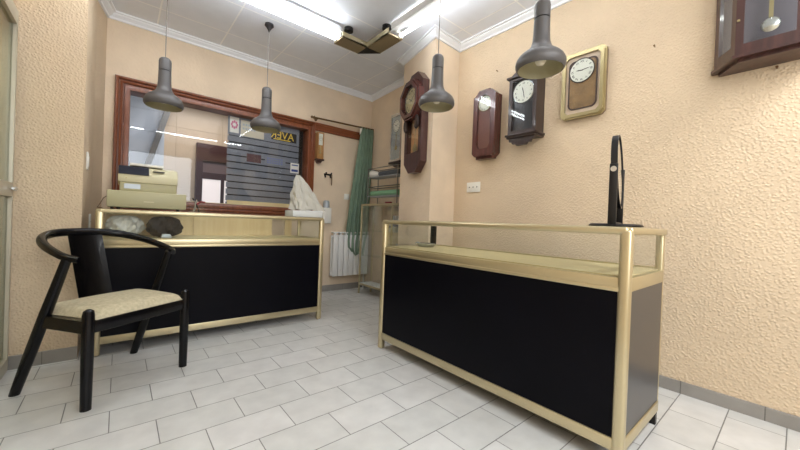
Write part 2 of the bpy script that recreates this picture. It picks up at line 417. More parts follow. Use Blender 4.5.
strip(BOUND, [(0, H), (0, H-0.055), (0.018, H-0.055), (0.02, H-0.04), (0.05, H-0.022), (0.055, H-0.012), (0.075, H-0.012), (0.075, H)],
      'trim_1', M['cornice'])
strip([(-0.5, 2.97), (-0.185, 2.97)], [(0, 0), (0, 0.08), (0.008, 0.08), (0.01, 0.077), (0.01, 0)], 'baseboard_left', M['skirt_b'])
strip([(-0.125, YB), (2.79, YB)], [(0, 0), (0, 0.08), (0.008, 0.08), (0.01, 0.077), (0.01, 0)], 'baseboard_back', M['skirt_b'])
strip([(2.79, YB), (2.69, 2.95)], [(0, 0), (0, 0.08), (0.008, 0.08), (0.01, 0.077), (0.01, 0)], 'baseboard_right', M['skirt'])
strip([(2.374, 2.858), (2.232, 2.24), (2.6, 2.26), (2.6, -2.0)], [(0, 0), (0, 0.072), (0.008, 0.072), (0.01, 0.069), (0.01, 0)], 'baseboard_right', M['skirt'])

# window_1: mahogany frame, pane and the long lintel board over the closed-off doorway
b = MB()
fx0, fx1, fz0, fz1 = -0.058, 1.90, 0.955, 2.20
PR = [(0, -0.02), (0, 0.030), (0.006, 0.041), (0.016, 0.043), (0.024, 0.036), (0.027, 0.018), (0.032, 0.018), (0.035, 0.033), (0.043, 0.037), (0.051, 0.031),
      (0.054, 0.013), (0.060, 0.013), (0.064, 0.025), (0.078, 0.028), (0.10, 0.022), (0.104, -0.02)]
t_ = bmesh.new(); R_ = []
for o, d in PR:
    k = o/0.104
    R_.append([t_.verts.new((u, YB-d, v)) for u, v in rect(fx0+k*(0.055-fx0), fx1-k*(fx1-1.81), fz0+k*(1.09-fz0), fz1-k*(fz1-2.085))])
for A, B in zip(R_, R_[1:]):
    for k in range(4): t_.faces.new((A[k], A[(k+1) % 4], B[(k+1) % 4], B[k]))
for k in range(4): t_.faces.new((R_[-1][k], R_[-1][(k+1) % 4], R_[0][(k+1) % 4], R_[0][k]))
bmesh.ops.recalc_face_normals(t_, faces=t_.faces); b._merge(t_)
W1 = struct(b.build('window_1', M['mahogany'], smooth=40))
b = MB(); b.ring(rect(WX0, WX1, WZ0, WZ1), rect(0.055, 1.81, 1.09, 2.085), YB+0.02, YB+0.14); b.build('window_frame', M['mahogany_h'], W1, smooth=0)
b = MB(); b.box(0.055, 1.81, YB+0.0, YB+0.14, 1.075, 1.092); b.box(0.92, 1.81, YB+0.055, YB+0.078, 1.09, 1.135); b.build('window_sill', M['cream'], W1, smooth=0)
b = MB(); b.box(0.055, 1.81, YB+0.078, YB+0.084, 1.09, 2.085); b.build('pane', M['glass_window'], W1, smooth=0)
b = MB()
b.box(1.90, 2.60, YB-0.024, YB, 2.105, 2.195, bev=0.005); b.box(1.90, 2.60, YB-0.036, YB, 2.175, 2.20, bev=0.004)
b.box(1.90, 2.60, YB-0.030, YB, 2.100, 2.120, bev=0.004)
struct(b.build('trim_2', M['mahogany_h'], smooth=0))
# frosted film with clear stripes on the right part of the pane
b = MB()
FX0, FX1 = 0.905, 1.735
fz = 2.085; gaps = [1.868-0.0745*i for i in range(11)]
b.box(FX0, FX1, YB+0.0845, YB+0.0852, 1.872, 2.085)
for i, g in enumerate(gaps):
    lo = max(1.09, (gaps[i+1]+0.008) if i+1 < len(gaps) else 1.09); hi = g-0.006
    if hi > lo: b.box(FX0, FX1, YB+0.0845, YB+0.0852, lo, hi)
b.build('frosted_film', M['film'], W1, smooth=0)

# room behind the window
b = MB(); b.box(-0.5, 3.2, 6.0, 6.1, 0, 2.9); struct(b.build('wall_back', M['tile_back'], smooth=0))
b = MB(); b.box(-0.35, -0.25, YB+0.15, 6.0, 0, 2.9); struct(b.build('wall_left', M['tile_blue'], smooth=0))
b = MB(); b.box(2.4, 2.5, YB+0.15, 6.0, 0, 2.9); struct(b.build('wall_right', M['tile_back'], smooth=0))
b = MB(); b.box(-0.5, 3.2, YB+0.15, 6.1, 2.75, 2.85); struct(b.build('ceiling', M['cornice'], smooth=0))
b = MB(); b.box(0.98, 1.90, YB+0.34, YB+0.36, 0.0, 2.5); struct(b.build('shade_sheet', M['dark_void'], smooth=0))  # added dark sheet standing in for the shade behind the film
b = MB(); b.box(-0.25, 0.47, 5.9, 6.0, 0, 2.75); struct(b.build('wall_back', M['tile_blue'], smooth=0))
# brown glazed door of the back room
b = MB()
b.ring(rect(0.88, 1.66, 0.0, 2.06), rect(0.97, 1.56, 0.0, 1.80), 5.93, 6.0)
D2 = struct(b.build('door_2', M['brownpaint'], smooth=0))
b = MB(); b.box(0.97, 1.56, 5.95, 5.985, 1.52, 1.62); b.box(1.23, 1.28, 5.95, 5.985, 0.9, 1.52); b.box(0.97, 1.56, 5.95, 5.985, 0, 0.9)
b.build('door_leaf', M['brownpaint'], D2, smooth=0)
b = MB(); b.box(0.975, 1.23, 5.96, 5.97, 0.9, 1.52); b.box(1.28, 1.555, 5.96, 5.97, 0.9, 1.52); b.build('pane', M['litpane'], D2, smooth=0)
b = MB(); b.box(0.975, 1.555, 5.96, 5.97, 1.62, 1.80); b.build('fanlight', mat('dull_pane', srgb(120, 100, 98), 0.3), D2, smooth=0)
b = MB(); b.prism([(0.16, 1.25), (0.22, 1.25), (0.62, 2.75), (0.54, 2.75)], 5.78, 5.895, 'y')
struct(b.build('trim_4', M['beam'], smooth=0))

# door_1: aluminium glazed door in the left wall
b = MB(); y0, y1, dx = 1.66, 2.94, -0.475
b.ring([(y0, 0.03), (y1, 0.03), (y1, 2.06), (y0, 2.06)], [(y0+0.05, 0.08), (y1-0.02, 0.08), (y1-0.02, 2.01), (y0+0.05, 2.01)], dx-0.035, dx, 'x')
b.box(dx-0.035, dx, y0+0.05, y1-0.02, 1.02, 1.10)
D1 = struct(b.build('door_1', M['alu'], smooth=0))
b = MB(); b.box(dx-0.022, dx-0.016, y0+0.05, y1-0.02, 0.08, 1.02); b.box(dx-0.022, dx-0.016, y0+0.05, y1-0.02, 1.10, 2.01)
b.build('pane', M['glass_door'], D1, smooth=0)
b = MB(); b.ring([(y0-0.04, 0.0), (y1+0.03, 0.0), (y1+0.03, 2.1), (y0-0.04, 2.1)], [(y0, 0.028), (y1+0.002, 0.028), (y1+0.002, 2.062), (y0, 2.062)], dx-0.06, dx-0.004, 'x')
b.build('door_frame', M['alu'], D1, smooth=0)
b = MB(); b.box(dx, dx+0.02, y1-0.045, y1-0.015, 1.055, 1.075, bev=0.004); b.cyl((dx+0.015, y1-0.1, 1.065), (dx+0.015, y1-0.01, 1.065), 0.007)
b.build('door_handle', M['silver'], D1)

# ------------------------------------------------------------------ sales counters
def counter(label, loc, rz, L, D, back):
    Hc = 0.975; zb = 0.712; zd = 0.775; P = 0.044
    t = thing('sales_counter', label, 'counter', loc, rz)
    b = MB()
    for x in (0.0, L-P):
        b.box(x, x+P, 0, P, 0.0, Hc-0.012, bev=0.014, seg=3)
        o = b.build('corner_post', M['gold'], t); b = MB()
    for x in (0.0, L-P):
        b = MB(); b.box(x, x+0.034, D-0.034, D, 0.075, Hc-0.012, bev=0.010, seg=3); b.build('corner_post', M['gold'], t)
        b = MB(); b.box(x+0.004, x+0.03, D-0.03, D-0.004, 0.0, 0.075); b.build('foot', M['black'], t)
    b = MB()
    b.box(P*0.3, L-P*0.3, 0.0, 0.034, Hc-0.034, Hc-0.003, bev=0.011, seg=3)
    b.box(P*0.3, L-P*0.3, D-0.034, D, Hc-0.034, Hc-0.003, bev=0.011, seg=3)
    for x in (0.0, L-0.034): b.box(x, x+0.034, 0.016, D-0.016, Hc-0.034, Hc-0.003, bev=0.011, seg=3)
    b.build('top_rail', M['gold'], t)
    b = MB(); b.box(0.03, L-0.03, 0.03, D-0.03, Hc-0.008, Hc); b.build('glass_top', M['glass'], t, smooth=0)
    b = MB(); b.box(P-0.006, L-P+0.006, 0.009, 0.03, zb+0.012, zd-0.006, bev=0.003); b.box(P-0.006, L-P+0.006, 0.003, 0.028, zb, zb+0.016, bev=0.003)
    for x in (0.006, L-0.03): b.box(x, x+0.024, P-0.006, D-0.03, zb, zd-0.006, bev=0.004)
    b.build('middle_rail', M['gold'], t)
    b = MB(); b.box(P-0.006, L-P+0.006, 0.004, 0.03, 0.075, 0.125, bev=0.004)
    for x in (0.004, L-0.03): b.box(x, x+0.026, P-0.006, D-0.03, 0.075, 0.125, bev=0.004)
    b.build('bottom_rail', M['gold'], t)
    b = MB(); b.box(P-0.01, L-P+0.01, 0.010, 0.026, 0.123, zb+0.002); b.build('front_panel', M['black_panel'], t, smooth=0)
    for x in (0.010, L-0.026):
        b = MB(); b.box(x, x+0.016, P-0.01, D-0.03, 0.123, zb+0.002); b.build('side_panel', M['grey_panel'], t, smooth=0)
    b = MB(); b.box(0.028, L-0.028, D-0.03, D-0.012, 0.09, zb); b.build('back_panel', M['grey_panel'], t, smooth=0)
    b = MB(); b.box(0.028, L-0.028, 0.028, D-0.02, 0.09, 0.12); b.build('base_board', M['grey_panel'], t, smooth=0)
    b = MB(); b.box(0.028, L-0.028, 0.028, D-0.012, zd-0.02, zd); b.build('display_shelf', M['cream'], t, smooth=0)
    b = MB(); b.box(P-0.005, L-P+0.005, 0.014, 0.019, zd-0.006, Hc-0.032)
    b.build('front_glass', M['glass'], t, smooth=0)
    for x in (0.014, L-0.019):
        b = MB(); b.box(x, x+0.005, P-0.005, D-0.03, zd-0.006, Hc-0.032); b.build('side_glass', M['glass'], t, smooth=0)
    if back:
        # beige sliding doors behind the display shelf, slid past each other
        for (x0, x1, y) in ((0.04, 0.70, D-0.05), (0.62, 1.30, D-0.065), (1.44, 1.51, D-0.05)):
            b = MB(); b.box(x0, x1, y, y+0.012, zd, Hc-0.034); b.build('sliding_door', M['slide'], t, smooth=0)
    else:
        b = MB(); b.box(0.034, L-0.034, D-0.028, D-0.006, zd-0.005, zd+0.008); b.build('back_rail', M['gold'], t, smooth=0)
        b = MB(); b.box(0.0, 0.036, D-0.037, D-0.001, zd, Hc-0.03); b.build('post_sleeve', M['black'], t, smooth=0)
    return t
LCX, LCY = -0.118, 2.93
counter('long glass-topped sales counter carrying the cash register in front of the window', (LCX, LCY, 0), 0, 1.633, 0.55, True)
RCX, RCY = 1.526, 2.035
counter('gold-framed glass display counter with black front nearest the right wall', (RCX, RCY, 0), -PI/2, 1.618, 0.565, False)

# ------------------------------------------------------------------ chair
def chair():
    ang = math.atan2(0.57, 0.82)
    t = thing('armchair', 'black lacquered bentwood armchair with a worn beige padded seat', 'chair', (-0.1, 2.17, 0), ang)
    # local x = side (viewer's right), local y = backwards
    for x in (0.0, 0.524):
        b = MB(); b.tube([(x, 0, 0), (x, 0, 0.25), (x, 0, 0.455), (x, 0, 0.475), (x, 0, 0.483)], [0.022, 0.0245, 0.0245, 0.021, 0.010], seg=16)
        b.build('front_leg', M['chair_black'], t)
    for x0, x1 in ((-0.02, 0.004), (0.572, 0.545)):
        a, c = Vector((x0, 0.475, 0.0)), Vector((x1, 0.165, 0.715))
        b = MB(); b.tube([a, a.lerp(c, 0.3), a.lerp(c, 0.6), c], [0.021, 0.025, 0.025, 0.020], seg=16)
        b.build('rear_leg', M['chair_black'], t)
    # horseshoe arm rail, rising to the back
    pts = []; cx = 0.285
    for i in range(33):
        a = PI*i/32
        s = math.cos(a); q = math.sin(a)
        x = cx-0.287*(abs(s)**0.75)*(1 if s > 0 else -1)
        y = 0.195+0.345*(q**0.8)
        pts.append((x, y, 0.718+0.29*(y-0.165)))
    x0, x1 = pts[0][0], pts[-1][0]
    pts = [(x0+0.03, 0.125, 0.708), (x0+0.012, 0.155, 0.715)] + pts + [(x1-0.012, 0.155, 0.715), (x1-0.03, 0.125, 0.708)]
    n = len(pts)
    rad = [0.0145+0.0075*math.sin(PI*i/(n-1))**0.5 for i in range(n)]
    b = MB(); b.tube(pts, rad, seg=14, flat=1.05); b.build('arm_rail', M['chair_black'], t)
    # plywood back splat
    def fn(u, v):
        x = cx-0.078+0.178*u
        z = 0.40+0.42*v
        yy = 0.415+0.125*v-0.05*(2*u-1)**2*0.4
        return (x, yy, z)
    b = MB(); b.grid(fn, 10, 12, 0.012); b.build('back_splat', M['chair_black'], t)
    # seat frame
    b = MB()
    b.box(0.012, 0.512, -0.014, 0.014, 0.365, 0.425, bev=0.006)
    for x0, x1 in ((0.0, -0.008), (0.524, 0.556)):
        b.prism([(x0-0.011, 0.0), (x0+0.011, 0.0), (x1+0.011, 0.30), (x1-0.011, 0.30)], 0.365, 0.425, 'z')
    b.box(-0.006, 0.554, 0.285, 0.31, 0.365, 0.425, bev=0.006); b.box(0.18, 0.39, 0.30, 0.425, 0.375, 0.405, bev=0.004)
    b.build('seat_frame', M['chair_black'], t)
    # padded seat, slightly crowned, front corners cut in for the legs
    bm_ = MB()
    def top(u, v):
        x0 = 0.024-0.022*v; x1 = 0.503+0.028*v
        x = x0+(x1-x0)*u; y = -0.012+0.385*v
        ex = min(1, min(u, 1-u)/0.12); ey = min(1, min(v, 1-v)/0.12)
        e = (1-(1-ex)**2)**0.5*(1-(1-ey)**2)**0.5
        return (x, y, 0.428+0.040*e+0.016*math.sin(PI*u)*math.sin(PI*v))
    bm_.grid(top, 28, 24)
    def bot(u, v):
        p = top(u, v); return (p[0], p[1], 0.420)
    bm_.grid(bot, 2, 2)
    bm_.box(0.03, 0.497, -0.008, 0.36, 0.419, 0.432)
    bm_.build('seat', M['chair_seat'], t, smooth=60)
    return t
chair()

# ------------------------------------------------------------------ pendant lamps
def pendant(label, loc, rose):
    t = thing('pendant_lamp', label, 'lamp', loc, 0, 'grey bell pendant lamps')
    outer = [(0.121, 0.0), (0.128, 0.006), (0.134, 0.02), (0.135, 0.036), (0.131, 0.055), (0.121, 0.074), (0.105, 0.091), (0.085, 0.106), (0.067, 0.122), (0.055, 0.142), (0.048, 0.168), (0.045, 0.21), (0.043, 0.30)]
    inner = [(0.039, 0.295), (0.039, 0.2), (0.05, 0.15), (0.075, 0.11), (0.105, 0.075), (0.122, 0.045), (0.122, 0.012), (0.126, 0.0)]
    b = MB(); b.lathe(outer, 40); b.build('shade', M['lamp_grey'], t, smooth=50)
    b = MB(); b.lathe([(0.0, 0.118)]+[(0.068, 0.112), (0.1, 0.075), (0.118, 0.045), (0.118, 0.012), (0.1205, 0.0015)], 40); b.build('shade_lining', M['lamp_inside'], t, smooth=50)
    b = MB(); b.lathe([(0.0, 0.30), (0.039, 0.30), (0.039, 0.308), (0.0, 0.308)], 32); b.build('seam_ring', M['black'], t)
    b = MB(); b.lathe([(0.0, 0.308), (0.043, 0.308), (0.0435, 0.38), (0.040, 0.398), (0.030, 0.410), (0.014, 0.416), (0.0, 0.417)], 32); b.build('socket_cap', M['lamp_grey'], t, smooth=50)
    b = MB(); b.lathe([(0.0, 0.03), (0.02, 0.034), (0.03, 0.05), (0.03, 0.065), (0.02, 0.09), (0.015, 0.12), (0.0, 0.12)], 20); b.build('bulb', M['bulb'], t, smooth=60)
    top = H-loc[2]
    b = MB(); b.cyl((0, 0, 0.394), (0, 0, top-0.04), 0.0028, seg=8); b.build('cord', M['cord'], t)
    b = MB(); b.lathe([(0.0, top), (0.038, top), (0.040, top-0.018), (0.028, top-0.030), (0.012, top-0.055), (0.004, top-0.075), (0.0, top-0.075)], 28); b.build('ceiling_rose', M['dark_plastic'], t, smooth=40)
    for o in t.children:
        if o.name.split('.')[0] in ('shade', 'shade_lining', 'seam_ring', 'socket_cap', 'bulb'): o.scale.z = 0.95
    return t
pendant('grey bell pendant lamp hanging above the cash register', (0.253, 3.30, 1.806), 0)
pendant('grey bell pendant lamp hanging in front of the striped window film', (1.025, 3.22, 1.770), 0)
pendant('grey bell pendant lamp hanging in front of the octagonal clock', (1.81, 1.785, 1.833), 0)
pendant('largest-looking grey bell pendant lamp, in front of the dark pediment clock', (1.81, 0.973, 1.850), 0)

# ------------------------------------------------------------------ L-shaped run of fluorescent lights
def arm(t, L, pl, tubes=(-0.038, 0.038), ch=0.0):
    def bx(m, name, *a, **k):
        b = MB(); b.box(*a, **k); return b.build(name, M[m], t, smooth=30)
    bx('fixture', 'light_channel', -L, -pl, ch-0.03, ch+0.03, 0.045, 0.10)
    for y in tubes:
        b = MB(); b.cyl((-L+0.02, y, 0.03), (-pl-0.012, y, 0.028), 0.013, seg=14); b.build('tube', M['tube'], t)
        for x in (-pl-0.012, -L):
            b = MB(); b.prism([(x, y-0.018), (x+0.022, y-0.018), (x+0.022, y+0.018), (x, y+0.018)], 0.01, 0.062, 'z')
            b.box(x, x+0.022, min(ch, y), max(ch, y), 0.045, 0.062); b.build('tube_holder', M['white_plastic'], t)
    p = bx('goldplate', 'corner_plate', -pl, 0.0, -0.08, 0.08, 0.0, 0.012)
    for y in (-0.08, 0.074):
        b = MB(); b.box(-pl, 0.0, y, y+0.006, 0.0, 0.05); b.build('plate_edge', M['gold'], p, smooth=0)
    b = MB(); b.cyl((-pl*0.6, 0.0, 0.01), (-pl*0.6, 0.0, 0.145), 0.014, seg=14); b.cyl((-pl*0.6, 0, 0.12), (-pl*0.6, 0, 0.150), 0.042, seg=24); b.build('stem', M['black'], t)
    b = MB(); b.box(-L+0.4, -L+0.43, -0.015, 0.015, 0.09, 0.150); b.build('hanger', M['white_plastic'], t)
t1 = thing('fluorescent_light', 'fluorescent ceiling light running along the back wall, between two grey pendants and the gold corner', 'light', (1.755, 2.76, 2.60))
arm(t1, 2.0, 0.26)
t2 = thing('fluorescent_light', 'fluorescent ceiling light running from the gold corner towards the viewer on the right', 'light', (1.835, 2.68, 2.60), PI/2)
arm(t2, 2.0, 0.33, (-0.055,), 0.02)
b = MB(); b.prism([(0.0, -0.08), (0.0, 0.08), (0.16, -0.08)], -0.003, 0.05, 'z'); b.build('corner_block', M['black'], t1, smooth=0)

# ------------------------------------------------------------------ wall clocks
ROMAN = ['XII', 'I', 'II', 'III', 'IIII', 'V', 'VI', 'VII', 'VIII', 'IX', 'X', 'XI']
def text_mesh(s, size, depth):
    cu = bpy.data.curves.new('txt', 'FONT'); cu.body = s; cu.size = size; cu.extrude = depth
    cu.align_x = 'CENTER'; cu.align_y = 'CENTER'
    to = bpy.data.objects.new('txt', cu); COL.objects.link(to)
    me = bpy.data.meshes.new_from_object(to.evaluated_get(bpy.context.evaluated_depsgraph_get()))
    bpy.data.objects.remove(to); bpy.data.curves.remove(cu)
    return me
def dial(par, cx, y, cz, r, m='dial', num='roman', time=(10, 10), rim='brass', ink='ink', sz=0.22):
    """dial facing -y with its front at y"""
    b = MB(); b.lathe([(0, 0), (r, 0), (r, 0.006), (0, 0.006)], 48, Matrix.Translation((cx, y+0.006, cz)) @ Matrix.Rotation(PI/2, 4, 'X'))
    d = b.build('dial', M[m], par)
    if rim:
        b = MB(); b.tube([(cx+r*math.cos(2*PI*i/48), y, cz+r*math.sin(2*PI*i/48)) for i in range(48)], r*0.045, seg=8, closed=True)
        b.build('bezel', M[rim], par)
    b = MB()
    for i in range(12):
        a = PI/2-2*PI*i/12
        if num == 'roman':
            me = text_mesh(ROMAN[i], r*sz, 0.0004)
            t = bmesh.new(); t.from_mesh(me); bpy.data.meshes.remove(me)
            mt = Matrix.Translation((cx+0.76*r*math.cos(a), y-0.0008, cz+0.76*r*math.sin(a))) @ Matrix.Rotation(PI/2-a, 4, 'Y') @ Matrix.Rotation(PI/2, 4, 'X')
            b._merge(t, mt)
        else:
            l = 0.12 if i % 3 else 0.2
            mt = Matrix.Translation((cx+0.8*r*math.cos(a), y-0.0006, cz+0.8*r*math.sin(a))) @ Matrix.Rotation(-a, 4, 'Y')
            b.box(-l*r/2, l*r/2, -0.0004, 0.0004, -0.02*r, 0.02*r, mtx=mt)
    o = b.build('numerals', M[ink], d, smooth=0); o['kind'] = 'stuff'
    h, mi = time
    for nm, frac, L, wd, dy in (('hour_hand', (h % 12)/12+mi/720, 0.48, 0.055, 0.0022), ('minute_hand', mi/60, 0.72, 0.04, 0.0034)):
        a = PI/2-2*PI*frac
        mt = Matrix.Translation((cx, y-dy, cz)) @ Matrix.Rotation(-a, 4, 'Y')
        b = MB(); b.prism([(-0.12*r, -wd*r*0.5), (L*r*0.6, -wd*r*0.7), (L*r, 0), (L*r*0.6, wd*r*0.7), (-0.12*r, wd*r*0.5)], -0.0004, 0.0004, 'y', mtx=mt)
        b.build(nm, M[ink], d, smooth=0)
    return d
def pendulum(par, cx, y, ztop, zbob, r, m='brass'):
    b = MB(); b.cyl((cx, y, ztop), (cx, y, zbob), 0.004, seg=8)
    b.lathe([(0, -0.006), (r*0.7, -0.005), (r, 0), (r*0.7, 0.005), (0, 0.006)], 28, Matrix.Translation((cx, y, zbob)) @ Matrix.Rotation(PI/2, 4, 'X'))
    return b.build('pendulum', M[m], par)
RW = -PI/2
# tall red-brown clock with cut top corners
def clock_tall():
    t = thing('wall_clock', 'narrow red-brown wall clock with cut top corners above the white socket', 'clock', (2.6, 1.863, 1.585), RW, 'wall clocks')
    w_, D, Ht = 0.118, 0.10, 0.60
    out = [(-w_, 0.03), (-w_+0.03, 0), (w_-0.03, 0), (w_, 0.03), (w_, Ht-0.05), (w_-0.055, Ht), (-w_+0.055, Ht), (-w_, Ht-0.05)]
    b = MB(); b.prism(out, -D+0.022, 0, 'y'); b.build('case', M['redwood'], t, smooth=0)
    gl = [(-0.07, 0.11), (-0.05, 0.07), (0.05, 0.07), (0.07, 0.11)]
    arc = [(0.07*math.cos(a), 0.47+0.085*math.sin(a)) for a in [PI*i/13 for i in range(14)]]
    inn = gl + arc
    # frame: polygon with arched opening
    k = len(inn)
    ou = []
    for (x, z) in inn:
        if z < 0.12: ou.append((math.copysign(w_, x) if abs(x) > 0.06 else math.copysign(w_-0.03, x), 0.03 if abs(x) > 0.06 else 0.0))
        else:
            s_ = max(-1, min(1, x/0.07)); ou.append((s_*w_ if abs(s_) > 0.8 else s_*w_*0.66, min(Ht, 0.55) if abs(s_) > 0.8 else Ht))
    b = MB(); b.ring(ou, inn, -D, -D+0.022); b.build('door', M['redwood'], t, smooth=0)
    b = MB(); b.prism([(x*0.98, z) for x, z in inn], -D+0.018, -D+0.0215, 'y'); b.build('inner_back', M['clock_back_r'], t, smooth=0)
    dial(t, 0, -D+0.010, 0.478, 0.068, time=(12, 2), sz=0.26)
    b = MB(); b.prism([(x*1.01, z) for x, z in inn], -D+0.001, -D+0.003, 'y'); b.build('glass', M['glass'], t, smooth=0)
    b = MB(); b.lathe([(0, 0), (0.008, 0), (0.006, 0.018), (0, 0.02)], 12, Matrix.Translation((0, -D+0.01, Ht-0.022))); b.build('finial', M['black'], t)
    b = MB(); b.box(-w_+0.025, w_-0.03, -D+0.03, -0.01, -0.02, 0.002); b.build('base_block', M['redwood'], t, smooth=0)
clock_tall()
# dark clock with a pediment
def clock_pediment():
    t = thing('wall_clock', 'dark wall clock with a pointed pediment and carved apron, between the red-brown and gold clocks', 'clock', (2.6, 1.47, 1.63), RW, 'wall clocks')
    w_, D = 0.122, 0.13
    b = MB(); b.box(-w_, w_, -D+0.03, 0, 0.085, 0.55); b.build('case', M['blackwood'], t, smooth=0)
    b = MB(); b.ring(rect(-w_, w_, 0.085, 0.55), rect(-w_+0.03, w_-0.03, 0.115, 0.525), -D, -D+0.03); b.build('door', M['blackwood'], t, smooth=0)
    b = MB(); b.box(-w_+0.028, w_-0.028, -D+0.024, -D+0.032, 0.11, 0.53); b.build('inner_back', M['clock_back_d'], t, smooth=0)
    dial(t, 0, -D+0.014, 0.425, 0.090, time=(11, 28), sz=0.2, rim='silver')
    b = MB(); b.box(-w_+0.029, w_-0.029, -D+0.002, -D+0.005, 0.114, 0.526); b.build('glass', M['glass'], t, smooth=0)
    b = MB(); b.box(-w_-0.016, w_+0.016, -D-0.018, 0, 0.07, 0.087, bev=0.004); b.box(-w_-0.006, w_+0.006, -D-0.008, 0, 0.055, 0.072, bev=0.003); b.build('base_moulding', M['blackwood'], t, smooth=30)
    ap = [(-0.115, 0.056), (-0.108, 0.03), (-0.088, 0.028), (-0.078, 0.008), (-0.055, 0.010), (-0.042, -0.008), (0.042, -0.008), (0.055, 0.010), (0.078, 0.008), (0.088, 0.028), (0.108, 0.03), (0.115, 0.056)]
    b = MB(); b.prism(ap, -D+0.005, -D+0.03, 'y'); b.build('carved_apron', M['blackwood'], t, smooth=0)
    b = MB(); b.box(-w_-0.02, w_+0.02, -D-0.015, 0, 0.548, 0.566, bev=0.004); b.build('top_moulding', M['blackwood'], t, smooth=30)
    b = MB(); b.prism([(-0.115, 0.565), (-0.03, 0.62), (0.03, 0.62), (0.115, 0.565)], -D, -D+0.025, 'y'); b.build('pediment', M['blackwood'], t, smooth=0)
clock_pediment()
# gold framed clock
def clock_gold():
    t = thing('wall_clock', 'gold-framed square-cornered wall clock with a round white roman dial over a brown panel', 'clock', (2.6, 1.045, 1.772), RW, 'wall clocks')
    w_, Ht, D, c = 0.152, 0.487, 0.055, 0.026
    out = [(-w_, c), (-w_+c, 0), (w_-c, 0), (w_, c), (w_, Ht-c), (w_-c, Ht), (-w_+c, Ht), (-w_, Ht-c)]
    s1 = lambda f, p: [((x)*(1-f/w_), Ht/2+(z-Ht/2)*(1-f/(Ht/2))) for x, z in p]
    b = MB(); b.prism(s1(0.004, out), -D+0.03, 0, 'y'); b.build('case', M['darkwood'], t, smooth=0)
    b = MB(); b.ring(out, s1(0.012, out), -D+0.012, -D+0.034); b.ring(s1(0.010, out), s1(0.034, out), -D, -D+0.03); b.build('frame', M['brass'], t, smooth=0)
    b = MB(); b.prism(s1(0.033, out), -D+0.016, -D+0.031, 'y'); b.build('border_panel', M['pinkmarble'], t, smooth=0)
    rr = []
    for sx, sz, a0 in ((1, 1, 0), (-1, 1, PI/2), (-1, -1, PI), (1, -1, 3*PI/2)):
        for i in range(7):
            a = a0+PI/2*i/6; rr.append((sx*0.054+0.036*math.cos(a), Ht/2+sz*0.135+0.036*math.sin(a)))
    b = MB(); b.ring([((x)*1.1, Ht/2+(z-Ht/2)*1.05) for x, z in rr], rr, -D+0.009, -D+0.0165); b.build('window_surround', M['darkwood'], t, smooth=0)
    b = MB(); b.prism(rr, -D+0.013, -D+0.0165, 'y'); b.build('burl_panel', M['burl'], t, smooth=0)
    dial(t, -0.006, -D+0.004, Ht-0.146, 0.085, time=(9, 14), sz=0.24, rim='blackwood')
    b = MB(); b.prism(s1(0.0345, out), -D+0.0005, -D-0.0015, 'y'); b.build('glass', M['glass'], t, smooth=0)
clock_gold()
# large dark clock with canted glazed sides, cut by the frame
def clock_canted():
    t = thing('wall_clock', 'large dark wooden wall clock with canted glazed sides and brass pendulum, at the top right', 'clock', (2.6, 0.125, 1.86), RW, 'wall clocks')
    Ht = 0.72
    plan = [(-0.215, -0.03), (-0.118, -0.18), (0.118, -0.18), (0.215, -0.03)]      # local x, y
    def ext(p, e): return [(-0.215-e, 0.0), (p[0][0]-e, p[0][1]-e*0.3), (p[1][0]-e*0.6, p[1][1]-e), (p[2][0]+e*0.6, p[2][1]-e), (p[3][0]+e, p[3][1]-e*0.3), (0.215+e, 0.0)]
    b = MB(); b.prism(ext(plan, 0.0), 0.02, 0.045, 'z'); b.prism(ext(plan, 0.012), 0.008, 0.022, 'z'); b.prism(ext(plan, -0.02), -0.008, 0.010, 'z')
    b.build('base_moulding', M['darkwood'], t, smooth=0)
    b = MB(); b.prism(ext(plan, 0.0), Ht-0.03, Ht, 'z'); b.prism(ext(plan, 0.02), Ht, Ht+0.02, 'z'); b.build('top_moulding', M['darkwood'], t, smooth=0)
    b = MB(); b.box(-0.213, 0.213, -0.012, 0, 0.04, Ht-0.03); b.build('back_board', M['clock_back'], t, smooth=0)
    def panel(p, q, nm, st, z0, z1, door):
        p, q = Vector(p), Vector(q); L = (q-p).length; a = math.atan2(q.y-p.y, q.x-p.x)
        mt = Matrix.Translation((p.x, p.y, 0)) @ Matrix.Rotation(a, 4, 'Z')
        b = MB(); b.ring(rect(0, L, z0, z1), rect(st, L-st, z0+st*1.05, z1-st), 0.0, 0.018, mtx=mt); f = b.build(nm, M['darkwood'], t, smooth=0)
        b = MB(); b.box(st, L-st, 0.006, 0.009, z0+st, z1-st, mtx=mt); b.build('glass', M['glass'], f, smooth=0)
        return f, mt
    panel(plan[0], plan[1], 'side_frame', 0.035, 0.044, Ht-0.03, 0)
    panel(plan[2], plan[3], 'side_frame', 0.035, 0.044, Ht-0.03, 0)
    f, mt = panel(plan[1], plan[2], 'door', 0.03, 0.044, Ht-0.03, 1)
    b = MB(); b.cyl((-0.108, -0.18, 0.20), (-0.108, -0.188, 0.20), 0.006, seg=14); b.build('door_knob', M['brass'], f)
    dial(t, 0, -0.06, 0.53, 0.09, m='dial', time=(10, 8), sz=0.22)
    p = pendulum(t, 0, -0.09, 0.46, 0.175, 0.036, 'silver')
    b = MB(); b.box(-0.008, 0.008, -0.094, -0.086, 0.21, 0.44); b.build('pendulum_stick', M['brass'], p, smooth=0)
clock_canted()
